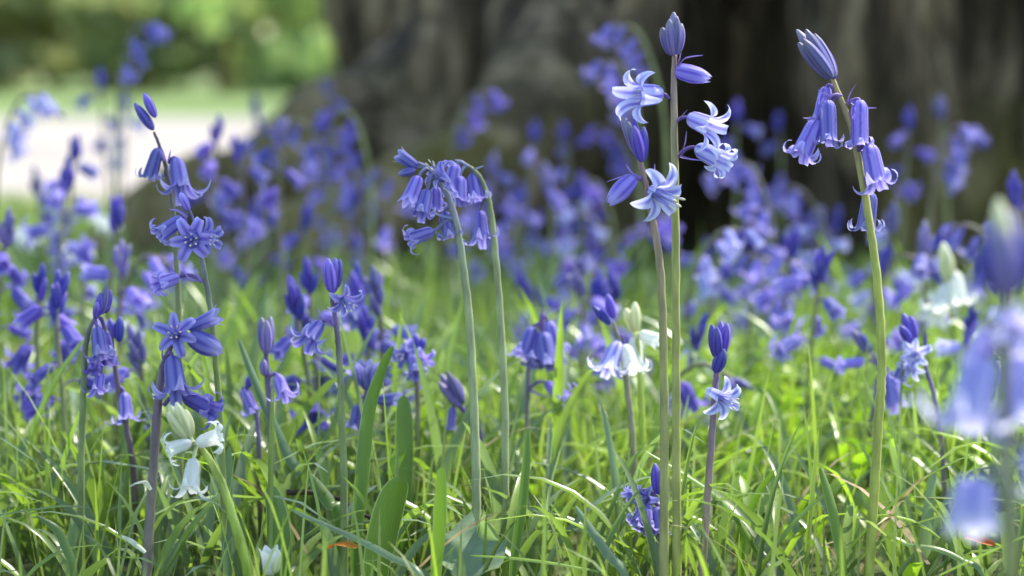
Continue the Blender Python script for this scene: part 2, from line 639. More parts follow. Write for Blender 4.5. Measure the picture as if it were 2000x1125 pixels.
def generic(label, x, y, m, kind="up", nod=0, n=6, group=None, mat="blue", budmat="bud", seed=0, lean=0.0, nb=None, span=0.06, size=0.93):
    """a whole bluebell whose top stands at photograph pixel (x, y), m focus distances away"""
    r = random.Random(seed * 31 + int(x * 3 + y))
    m = 1 + (m - 1) * 1.12
    top = W(x, y, m)
    h = max(top.z, 0.05)
    foot = Vector((top.x + lean + r.uniform(-0.012, 0.012) - nod * 0.03, top.y + r.uniform(-0.02, 0.02), 0))
    t = thing("bluebell" if mat != "white" else "white_bluebell", foot, label, "flower", group)
    tl = top - foot
    if nod:
        pts = [(0, 0, -0.01), (tl.x * 0.1, tl.y * 0.2, h * 0.4), (tl.x * 0.2 , tl.y * 0.5, h * 0.75),
               (tl.x * 0.6 + nod * 0.002, tl.y * .8, h * 0.95), (tl.x * 0.95 + nod * 0.006, tl.y, h * 1.0), (tl.x + nod * 0.02, tl.y, h - 0.008)]
    else:
        pts = [(0, 0, -0.01), (tl.x * 0.25 + r.uniform(-.004, .004), tl.y * 0.3, h * 0.4), (tl.x * 0.6, tl.y * 0.7, h * 0.75), (tl.x, tl.y, h - 0.014)]
    cs = [Vector(p) for p in catmull(pts, 6)]
    w0, w1 = 0.0021 * size, 0.0011 * size
    nn = len(cs)
    bc = lerp(GREEN, MAUVE, r.random() * 0.7) if mat != "white" else LIME
    tc_ = lerp(MAUVE, GREEN, r.random() * 0.5) if mat != "white" else LIME
    mb = MB()
    cols = [lerp(bc, tc_, max(0, (i / nn - .4) / .6)) for i in range(nn)]
    tube(mb, cs, [w0 + (w1 - w0) * i / (nn - 1) for i in range(nn)], cols, 7)
    # arc-length table
    acc = [0]
    for i in range(1, nn):
        acc.append(acc[-1] + (cs[i] - cs[i - 1]).length)

    def at(d):
        d = acc[-1] - d
        for i in range(1, nn):
            if acc[i] >= d:
                f = (d - acc[i - 1]) / max(acc[i] - acc[i - 1], 1e-6)
                return cs[i - 1].lerp(cs[i], f), (cs[i] - cs[i - 1]).normalized()
        return cs[-1], (cs[-1] - cs[-2]).normalized()

    fl = []
    n = max(1, int(n * 0.8 + .3)) if n else 0
    nbud = nb if nb is not None else (r.randint(4, 6) if kind in ("up", "bud", "star") else 2)
    a0 = r.uniform(0, 6.28)
    for i in range(n):
        d = 0.006 + span * (i + 0.6) / max(n, 1)
        p, tg = at(d)
        a = a0 + GA * i
        if nod:
            a = (math.pi if nod < 0 else 0) + r.uniform(-1.2, 1.2)
        hv = Vector((math.cos(a), math.sin(a), 0))
        dn = r.uniform(0.3, 1.0) if not nod else r.uniform(1.0, 2.6)
        if kind == "star":
            dn = r.uniform(-0.1, 0.5)
        ax = (hv - Vector((0, 0, dn))).normalized()
        pl = r.uniform(0.007, 0.013) * size
        b = p + (hv * 0.9 + Vector((0, 0, 0.35 if not nod else 0.1))) * pl
        kd = r.choice(("bell", "flare", "bell", "tube") if kind != "star" else ("star", "flare", "star"))
        if i < n * 0.25 and not nod:
            kd = "half"
        L = r.uniform(0.0155, 0.019) * size * (1.0 if kd != "star" else 0.75)
        fl.append((kd, b, ax, L))
        pedicel(mb, p, b + ax * 0.0005, ax, 0.0007 * size, PURPLE if mat != "white" else LIME, 0.25)
    link("stem", mb.mesh("stem"), M["stem"], t)
    for kd, b, ax, L in fl:
        o = link("bell", with_mat(LOW[kd][r.randrange(3)], mat), None, t)
        aim(o, b, ax, L, r.uniform(0, 6))
    p, tg = cs[-1], (cs[-1] - cs[-2]).normalized()
    for i in range(nbud):
        a = a0 + i * GA
        side = tg.orthogonal().normalized()
        side.rotate(Matrix.Rotation(a, 3, tg))
        sp_ = 0.0 if i == 0 else 0.32
        ax = (tg + side * sp_ * r.uniform(.7, 1.3)).normalized()
        if nod:
            ax = (tg + side * .5 - Vector((0, 0, .5))).normalized()
        o = link("bud", with_mat(LOWBUD[i % 2], budmat), None, t)
        aim(o, p - tg * (0.003 * i) + side * (0.0008 if i else 0), ax, r.uniform(0.013, 0.017) * size, r.uniform(0, 6))
    return t


# ------------------------------------------------------------------ the sharp plants
# tall straight one
hero("tallest upright bluebell, straight olive stem, bud spike on top, pale curled bells", 1.0,
     [(1322, 1125, 18), (1321, 900, 17.5), (1320, 600, 16.5), (1318, 350, 15.5), (1316, 200, 13), (1317, 108, 10)],
     bells=[("closed", 1319, 137, 1385, 153, 0.0, 1.15, 1318, 132),
            ("flare", 1291, 184, 1232, 187, 0.012, 1.05, 1307, 193, 0.0, "pale"),
            ("flare", 1346, 230, 1398, 252, 0.012, 0.95, 1319, 240, 0.0, "pale"),
            ("bell", 1361, 289, 1416, 316, 0.010, 1.1, 1325, 306, 0.0, "pale")],
     buds=[(1315, 108, 1316, 24, 25, 0.0, -0.002), (1312, 108, 1293, 54, 24, 0.004, 0.002), (1316, 107, 1307, 38, 23, 0.005, 0.005),
           (1321, 107, 1331, 46, 24, 0.0, 0.003), (1319, 104, 1322, 34, 22, 0.004, 0.005), (1317, 104, 1322, 32, 20, -0.006, -0.004)],
     bracts=[(1326, 130, 1340, 114, 1373, 108), (1326, 126, 1329, 112, 1330, 98), (1322, 238, 1333, 226, 1343, 214), (1326, 303, 1338, 284, 1341, 256),
             (1328, 306, 1346, 311, 1374, 314, 5)],
     base_col=(0.36, 0.37, 0.10), top_col=(0.31, 0.21, 0.17), split=0.66, budmat="greybud")
# brown leaning neighbour
hero("brownish bluebell leaning against the tallest stem, with one wide open pale flower", 0.985,
     [(1296, 1125, 20), (1298, 900, 18), (1296, 700, 17), (1289, 520, 15.5), (1271, 410, 14), (1257, 345, 12), (1250, 310, 10)],
     bells=[("closed", 1239, 346, 1188, 398, 0.004, 1.1, 1253, 352),
            ("star", 1270, 372, 1338, 404, 0.018, 1.15, 1262, 374, 0.002, "pale")],
     buds=[(1251, 312, 1215, 228, 22, 0, -0.003, "greybud"), (1252, 313, 1226, 238, 22, 0.004, 0.003, "greybud"), (1253, 316, 1238, 246, 22, 0.006, 0.005),
           (1255, 316, 1257, 248, 23, 0.003, 0.003), (1252, 310, 1236, 222, 14, -0.006, -0.005)],
     bracts=[(1252, 348, 1225, 342, 1184, 355), (1254, 346, 1236, 338, 1222, 320), (1274, 366, 1279, 345, 1279, 320)],
     base_col=(0.32, 0.31, 0.10), top_col=(0.30, 0.19, 0.16), split=0.5)
# right leaning tall one
hero("tall bluebell with bowed yellow-green stem, long grey-violet bud tip, slim hanging bells", 1.0,
     [(1697, 1125, 20), (1708, 950, 19), (1718, 800, 18), (1722, 720, 17.5), (1718, 600, 17), (1704, 470, 16), (1684, 350, 14.5), (1660, 240, 12.5), (1625, 152, 9)],
     bells=[("tube", 1615, 170, 1600, 240, 0.0, 1.0, 1637, 184, -0.006),
            ("bell", 1596, 236, 1563, 308, 0.004, 0.95, 1640, 190, 0.002),
            ("tube", 1617, 197, 1619, 280, 0.004, 1.0, 1643, 188, 0.004),
            ("tube", 1679, 196, 1679, 286, 0.002, 1.0, 1655, 203, 0.0),
            ("bell", 1697, 283, 1713, 360, 0.006, 1.0, 1672, 302, 0.004),
            ("bell", 1700, 376, 1690, 450, 0.0, 0.95, 1688, 380, -0.008)],
     buds=[(1626, 152, 1556, 58, 24, 0, -0.002), (1622, 154, 1559, 84, 25, 0.003, 0.002), (1628, 150, 1574, 58, 24, 0.004, 0.005),
           (1630, 150, 1590, 66, 25, 0.0, 0.004), (1631, 154, 1606, 88, 23, 0, 0.001), (1626, 152, 1568, 76, 24, 0.004, 0.008), (1622, 148, 1566, 66, 22, -0.006, -0.004)],
     bracts=[(1656, 200, 1662, 182, 1672, 164), (1662, 200, 1682, 210, 1712, 211), (1640, 186, 1614, 183, 1597, 175), (1600, 233, 1584, 231, 1568, 230),
             (1676, 296, 1684, 270, 1699, 250, 7), (1700, 372, 1690, 345, 1712, 352)],
     base_col=(0.38, 0.41, 0.075), top_col=(0.36, 0.28, 0.14), split=0.6, budmat="greybud")
# short mauve stem
hero("short mauve-stemmed bluebell with dark bud tuft and a single pale open flower", 1.0,
     [(1371, 1125, 16), (1382, 970, 15), (1393, 820, 13.5), (1398, 745, 12), (1401, 712, 10)],
     bells=[("star", 1402, 775, 1444, 793, 0.015, 1.15, 1397, 768, 0.002, "pale")],
     buds=[(1397, 728, 1414, 682, 24, 0.004, 0.005), (1400, 700, 1390, 634, 22, 0.002, 0.002), (1405, 698, 1408, 628, 20, 0.0, -0.002),
           (1409, 694, 1420, 632, 22, 0.003, 0.003), (1402, 700, 1400, 640, 20, 0.006, 0.006)],
     bracts=[(1399, 772, 1402, 750, 1408, 730), (1400, 724, 1404, 700, 1402, 690)],
     base_col=(0.32, 0.24, 0.17), top_col=(0.22, 0.13, 0.20), split=0.3)
# two nodding stems in the middle
hero("nodding bluebell with pale green stem arching left, bunch of six violet bells in mid air", 1.03,
     [(930, 1085, 18), (929, 900, 18), (919, 660, 17), (905, 520, 15), (886, 415, 13), (862, 360, 11), (842, 332, 9), (815, 318, 7)],
     bells=[("half", 814, 326, 776, 300, 0.0, 1.05, 830, 328), ("star", 868, 352, 832, 312, 0.008, 1.0, 866, 366, 0.0),
            ("half", 818, 345, 796, 402, 0.004, 0.95, 836, 330, 0.004), ("bell", 834, 372, 822, 423, 0.006, 1.1, 846, 340, 0.004),
            ("bell", 852, 365, 851, 405, -0.004, 1.2, 858, 352, -0.006), ("bell", 846, 451, 797, 468, 0.004, 1.05, 888, 430, 0.002),
            ("bell", 868, 414, 880, 463, 0.002, 1.2, 884, 404, -0.003)],
     buds=[(812, 332, 778, 340, 16, 0, 0.002, "blue")],
     bracts=[(884, 425, 860, 420, 842, 412), (866, 366, 884, 380, 890, 402), (886, 440, 870, 462, 842, 446)],
     base_col=PALEGREEN, top_col=(0.22, 0.20, 0.30), split=0.72, pedcol=(0.22, 0.22, 0.36))
hero("nodding bluebell with olive stem hooked over, one bell hanging apart from its bunch", 1.05,
     [(986, 1060, 15), (986, 800, 15), (976, 600, 14), (961, 430, 12), (944, 360, 10), (925, 332, 8), (902, 318, 6)],
     bells=[("half", 890, 322, 877, 380, 0.004, 1.0, 904, 318, 0.002), ("bell", 898, 345, 896, 398, 0.004, 1.15, 912, 324, 0.004),
            ("bell", 922, 340, 931, 393, 0.002, 1.15, 924, 331, -0.002), ("flare", 938, 412, 939, 466, 0.002, 1.0, 951, 388, -0.004)],
     buds=[(896, 318, 872, 350, 18, 0, -0.003)],
     bracts=[(926, 332, 936, 328, 945, 324), (916, 324, 900, 314, 888, 312)],
     base_col=PALEGREEN, top_col=(0.24, 0.26, 0.13), split=0.8, pedcol=(0.24, 0.24, 0.34))
# left sharp one
hero("slender curved bluebell with three open flowers above one bell on a long stalk", 1.0,
     [(438, 1000, 14), (431, 830, 13), (417, 660, 12), (404, 560, 11), (391, 490, 9), (381, 440, 8), (367, 405, 5)],
     bells=[("bell", 357, 427, 312, 458, 0.006, 1.05, 366, 420), ("star", 375, 466, 371, 471, 0.018, 1.25, 384, 458, 0.004),
            ("star", 394, 462, 424, 472, 0.013, 1.15, 388, 466, 0.002), ("bell", 348, 541, 306, 556, 0.008, 1.1, 394, 550)],
     buds=[(369, 410, 352, 377, 17, 0.004, 0.0, "blue"), (362, 425, 352, 452, 14, 0, -0.006)],
     bracts=[(366, 424, 350, 412, 330, 408), (392, 548, 366, 540, 350, 496, 3.5), (396, 551, 388, 540, 384, 526)],
     base_col=(0.22, 0.28, 0.07), top_col=(0.16, 0.14, 0.24), split=0.6)
hero("dark-stemmed bluebell with two parted buds on top, standing before pale path", 1.06,
     [(352, 960, 13), (351, 760, 12.5), (349, 600, 12), (341, 450, 10.5), (331, 370, 9), (319, 308, 7.5), (301, 258, 5.5)],
     bells=[("bell", 310, 290, 293, 346, 0.0, 0.95, 322, 316), ("flare", 344, 310, 353, 368, 0.006, 1.0, 330, 318, 0.004)],
     buds=[(300, 254, 263, 202, 18), (304, 230, 281, 182, 17)],
     bracts=[(330, 318, 332, 304, 334, 292), (322, 314, 318, 302, 314, 292)],
     base_col=(0.21, 0.24, 0.08), top_col=(0.10, 0.07, 0.12), split=0.55, mat="blue", budmat="deep")
hero("mauve-stemmed bluebell with star flower and two pointed buds, beside cream buds", 0.99,
     [(286, 1125, 21), (297, 950, 19), (308, 800, 17), (317, 725, 14), (328, 690, 11), (342, 662, 8)],
     bells=[("star", 344, 654, 338, 648, 0.018, 1.1, 340, 668, 0.002), ("half", 368, 641, 432, 613, 0.0, 0.8, 345, 655),
            ("closed", 370, 656, 435, 690, 0.004, 1.3, 345, 660), ("flare", 336, 697, 345, 766, 0.008, 1.0, 330, 690, 0.004),
            ("bell", 359, 772, 414, 800, 0.006, 1.0, 320, 792, 0.002, "deep")],
     bracts=[(322, 706, 318, 694, 318, 678), (326, 694, 336, 690, 340, 692)],
     base_col=(0.20, 0.17, 0.13), top_col=(0.15, 0.09, 0.17), split=0.4)
# white one
hero("white bluebell with bright lime stem, cream bud head and three white flowers near the ground", 0.97,
     [(484, 1125, 19), (470, 1065, 18.5), (441, 965, 17), (412, 902, 14.5), (386, 868, 10)],
     bells=[("flare", 373, 864, 324, 879, 0.004, 0.95, 380, 866, 0.004), ("flare", 384, 866, 434, 850, 0.003, 1.05, 386, 870, 0.004),
            ("flare", 378, 896, 371, 956, 0.004, 0.95, 386, 872, 0.004)],
     buds=[(366, 854, 330, 790, 24, 0, 0, "creambud"), (370, 853, 344, 786, 24, 0.004, 0.003, "creambud"), (374, 852, 362, 800, 22, 0.002, 0.002, "creambud"),
           (364, 856, 326, 806, 20, 0.004, 0.004, "creambud")],
     bracts=[(380, 868, 372, 846, 374, 838, 6), (386, 888, 372, 882, 362, 884, 6)],
     base_col=LIME, top_col=(0.42, 0.50, 0.12), mat="white", budmat="creambud", name="white_bluebell", pedcol=(0.6, 0.65, 0.35))
hero("stubby white bluebell bud just opening among grass at the bottom edge, greenish tips", 0.96,
     [(528, 1170, 12), (529, 1140, 11), (530, 1118, 9)],
     bells=[("half", 528, 1122, 526, 1070, 0.003, 1.15, None, None, 0.0, "white")],
     buds=[(534, 1120, 543, 1074, 24, 0, 0.002, "creambud")],
     base_col=LIME, top_col=LIME, mat="white", name="white_bluebell")
# middle left dark bud one
hero("bluebell with dark indigo bud pair on top and two drooping flowers", 1.02,
     [(672, 1080, 16), (672, 960, 15), (669, 850, 14.5), (663, 700, 13), (658, 640, 11), (650, 596, 9), (648, 570, 8)],
     bells=[("flare", 626, 630, 600, 668, 0.008, 1.1, 656, 636, 0.0), ("star", 668, 580, 690, 608, 0.012, 1.1, 654, 606, 0.002)],
     buds=[(648, 572, 640, 505, 24, 0.002, 0.003), (652, 572, 655, 504, 20, 0, -0.002), (657, 564, 664, 506, 17, 0, -0.003)],
     bracts=[(654, 636, 632, 620, 620, 602), (654, 634, 646, 620, 640, 616)],
     base_col=(0.22, 0.27, 0.09), top_col=(0.15, 0.10, 0.22), split=0.62, budmat="deep")
# left clump
hero("green-stemmed bluebell bent over right, dark bells hanging straight down in a column", 1.04,
     [(158, 1000, 14), (161, 830, 13), (164, 720, 12), (170, 660, 10.5), (182, 628, 8), (200, 598, 6)],
     bells=[("bell", 190, 640, 198, 698, 0.004, 1.05, 184, 626, 0.004), ("bell", 205, 650, 212, 716, 0.0, 0.9, 196, 622, -0.006, "deep"),
            ("bell", 186, 694, 180, 728, 0.004, 1.2, 190, 650, 0.0, "deep"), ("flare", 196, 728, 190, 770, 0.004, 1.0, 200, 690, -0.004)],
     buds=[(190, 620, 196, 572, 16, 0, 0.002), (198, 615, 208, 556, 16, 0, 0, "greybud"), (206, 612, 216, 566, 16, 0, -0.003), (186, 622, 190, 590, 14, 0.003, 0.003, "deep")],
     bracts=[(180, 636, 200, 612, 222, 594, 6), (205, 702, 220, 712, 236, 714, 4)],
     base_col=(0.20, 0.25, 0.08), top_col=(0.17, 0.17, 0.13), split=0.6)
hero("dark purple stemmed bluebell with one lone low bell, behind the bent one", 1.08,
     [(262, 930, 13), (246, 830, 12), (232, 760, 11), (222, 700, 9), (218, 655, 7)],
     bells=[("flare", 243, 767, 247, 822, 0.004, 0.95, 232, 756, 0.0)],
     buds=[(232, 668, 234, 618, 20), (224, 660, 214, 622, 16)],
     base_col=(0.13, 0.10, 0.09), top_col=(0.12, 0.08, 0.12), split=0.2)
hero("slightly blurred bluebell with lilac stem, tall bud head and one squat bell", 1.07,
     [(531, 920, 13), (527, 800, 12), (521, 720, 11), (519, 685, 9)],
     bells=[("flare", 541, 732, 558, 776, 0.004, 0.95, 524, 738, 0.0)],
     buds=[(519, 690, 510, 620, 22), (523, 690, 528, 618, 22), (520, 692, 520, 626, 22, .004, .004), (517, 735, 514, 700, 18, 0, .003)],
     bracts=[(526, 735, 540, 724, 552, 702, 5)],
     base_col=(0.20, 0.19, 0.12), top_col=(0.13, 0.09, 0.19), split=0.4, budmat="greybud")
hero("drooping half-open bluebell low between two purple stems, left of the indigo bud pair", 1.09,
     [(506, 900, 10), (503, 830, 9), (494, 780, 7), (482, 756, 5)],
     bells=[("bell", 474, 760, 496, 808, 0.0, 0.95, 484, 757)], buds=[(484, 758, 488, 732, 14)],
     base_col=(0.16, 0.14, 0.10), top_col=PURPLE)
hero("small bluebell with upright clustered bells, one horizontal bell pointing right at a broad leaf", 1.1,
     [(700, 930, 12), (705, 850, 11), (712, 790, 9), (717, 750, 7)],
     bells=[("half", 710, 752, 684, 716, 0.0, 1.0, 712, 760), ("half", 716, 760, 712, 702, 0.004, 0.95, None, None, .003), ("half", 722, 756, 732, 706, 0.0, .95, None, None),
            ("half", 736, 782, 784, 780, 0.004, 0.95, 716, 776), ("bell", 702, 790, 694, 836, 0.0, 1.2, 708, 776, -0.01)],
     bracts=[(722, 760, 742, 752, 755, 738, 6)],
     base_col=(0.16, 0.13, 0.12), top_col=PURPLE)
hero("bluebell with loose head of flowers facing forward on short brown stem behind tallest broad leaf", 1.13,
     [(816, 860, 11), (815, 780, 10), (812, 720, 8), (808, 690, 6)],
     bells=[("star", 790, 692, 778, 700, .012, 1.1, 806, 700), ("star", 822, 700, 832, 718, .012, 1.1, 812, 706), ("half", 808, 690, 800, 660, 0, 1.1, None, None),
            ("bell", 806, 694, 812, 734, .006, 1.2, None, None, .006)],
     buds=[(812, 682, 812, 652, 18), (820, 684, 828, 660, 16)],
     base_col=GREEN, top_col=MAUVE)
hero("leaning bluebell still in grey-violet bud, tilted left over one lone hanging bell", 1.14,
     [(938, 860, 11), (918, 820, 10), (902, 794, 8)],
     bells=[("tube", 884, 796, 880, 836, 0.0, 1.1, 912, 812)],
     buds=[(900, 792, 860, 730, 22), (902, 788, 874, 726, 20, .004, .003), (898, 796, 856, 746, 18, 0, .004), (904, 790, 888, 738, 18)],
     base_col=(0.16, 0.12, 0.13), top_col=PURPLE, budmat="greybud")
hero("bluebell with tight bunch round a thin stem, single stalked flower below", 1.15,
     [(1028, 880, 10), (1030, 790, 9), (1034, 700, 8), (1050, 640, 6), (1062, 606, 5)],
     bells=[("bell", 1040, 640, 1022, 695, .004, 1.1, 1052, 634), ("bell", 1056, 650, 1052, 712, .008, 1.1, 1056, 630), ("bell", 1070, 628, 1084, 690, .0, 1.1, 1060, 614),
            ("bell", 1062, 650, 1072, 712, .006, 1.1, 1060, 612, .004), ("flare", 1066, 748, 1104, 780, .004, .9, 1032, 762)],
     bracts=[(1034, 762, 1050, 770, 1072, 776), (1056, 628, 1070, 612, 1090, 604)],
     base_col=(0.19, 0.17, 0.12), top_col=PURPLE)
# pale hybrid beside the white one
hero("lilac-white bluebell with pointed mauve buds, next to the white blurred one", 1.1,
     [(1240, 950, 15), (1232, 820, 14), (1222, 735, 12), (1212, 670, 9), (1198, 630, 6)],
     bells=[("flare", 1208, 668, 1186, 724, .006, 1.0, 1212, 655, 0, "pale"), ("flare", 1220, 674, 1234, 728, .004, 1.0, 1214, 655, 0, "white")],
     buds=[(1192, 634, 1158, 598, 16), (1198, 622, 1186, 574, 18)],
     base_col=(0.28, 0.27, 0.12), top_col=(0.28, 0.24, 0.18))
hero("blurred white bluebell with vivid lime stem and forked cream bud", 1.12,
     [(1256, 950, 14), (1254, 850, 14), (1250, 740, 12), (1244, 660, 9)],
     bells=[("half", 1250, 652, 1290, 668, .004, 1.2, 1246, 656), ("bell", 1240, 660, 1240, 722, .004, 1.0, 1244, 650, -.004)],
     buds=[(1240, 650, 1222, 602, 22, 0, 0, "creambud"), (1243, 648, 1240, 590, 22, 0, .003, "creambud")],
     base_col=(0.34, 0.46, 0.03), top_col=(0.45, 0.52, 0.12), mat="white", name="white_bluebell", pedcol=(0.6, 0.65, 0.35))
hero("bluebell sunk low in grass behind the two tall stems, ruffled violet flower near its foot", 1.012,
     [(1284, 1110, 13), (1287, 1050, 12), (1286, 985, 10)],
     bells=[("star", 1266, 974, 1240, 978, .010, 1.2, 1284, 980), ("bell", 1268, 984, 1246, 1026, .006, 1.3, 1284, 985), ("flare", 1252, 958, 1226, 968, .004, 1.2, 1284, 975),
            ("bell", 1282, 990, 1288, 1044, .002, 1.3, None, None), ("bell", 1262, 990, 1262, 1034, .004, 1.2, 1284, 985, .004)],
     buds=[(1284, 965, 1279, 905, 22), (1288, 967, 1294, 915, 18)],
     base_col=GREEN, top_col=PURPLE)
hero("bluebell with bright indigo bud above frilled open flowers on thin mauve stem", 1.12,
     [(1846, 1030, 12), (1842, 900, 11), (1828, 790, 9.5), (1812, 730, 8), (1798, 690, 6), (1788, 668, 5)],
     bells=[("star", 1790, 690, 1780, 696, .014, 1.25, 1800, 692, .004, "pale"), ("bell", 1772, 700, 1754, 742, .002, 1.1, 1804, 706), ("star", 1784, 715, 1772, 728, .012, 1.0, 1806, 712, .003, "pale")],
     buds=[(1782, 668, 1764, 612, 22), (1786, 668, 1778, 616, 20), (1780, 670, 1758, 636, 18, .003, .003), (1808, 690, 1808, 645, 7, 0, 0, "greybud")],
     base_col=(0.2, 0.17, 0.13), top_col=PURPLE)
hero("bluebell half hidden behind the bowed tall stem, holding one sideways bell", 1.22,
     [(1700, 860, 9), (1706, 790, 9), (1716, 720, 8), (1704, 690, 6)],
     bells=[("flare", 1738, 728, 1750, 790, .004, 1.0, 1716, 716), ("tube", 1690, 706, 1640, 712, .004, 1.0, 1712, 712)],
     buds=[(1696, 690, 1664, 644, 18, 0, 0, "greybud"), (1700, 688, 1676, 648, 16)],
     base_col=MAUVE, top_col=PURPLE)
hero("blurred white bluebell with cream bud top, right half before dark bark", 1.36,
     [(1868, 800, 13), (1866, 700, 13), (1860, 620, 11), (1852, 560, 8)],
     bells=[("flare", 1852, 556, 1832, 606, .004, 1.2, 1856, 560), ("bell", 1862, 530, 1872, 590, .004, 1.1, 1856, 540), ("flare", 1846, 580, 1826, 620, .008, 1.1, 1858, 584, .004)],
     buds=[(1852, 556, 1842, 474, 26, 0, 0, "creambud"), (1856, 552, 1852, 490, 22, 0, .003, "creambud")],
     base_col=LIME, top_col=LIME, mat="white", name="white_bluebell", pedcol=(0.6, 0.65, 0.35))
# near camera, out of focus
hero("large out-of-focus bluebell at the right edge, thick stem, pale-mouthed bells", 0.64,
     [(1972, 1125, 30), (1968, 980, 30), (1964, 850, 28), (1966, 720, 26), (1966, 640, 22), (1962, 560, 18)],
     bells=[("flare", 1922, 700, 1886, 830, .006, 1.1, 1962, 690, 0, "lilac"), ("half", 1906, 935, 1898, 1040, .004, 1.7, 1966, 930, 0, "lilac"),
            ("bell", 1998, 690, 2006, 830, .0, 1.1, 1970, 660, 0, "lilac"), ("star", 1985, 640, 1996, 650, .014, 1.2, 1968, 640, 0, "lilac"),
            ("bell", 2000, 880, 2030, 960, .0, 1.0, 1968, 850, 0, "lilac"), ("half", 1930, 640, 1900, 720, -.004, 1.2, 1964, 630, -.004, "lilac")],
     buds=[(1962, 570, 1945, 420, 62, 0, 0, "greybud"), (1966, 570, 1975, 410, 62, 0, -.003, "greybud"), (1962, 575, 1918, 470, 54, 0, .003), (1970, 575, 2004, 460, 54, 0, 0, "bud"),
           (1964, 580, 1960, 450, 60, .004, .005, "greybud"), (1962, 560, 1950, 388, 40, 0, .001, "creambud")],
     base_col=(0.24, 0.27, 0.08), top_col=(0.3, 0.28, 0.24), nv=5)

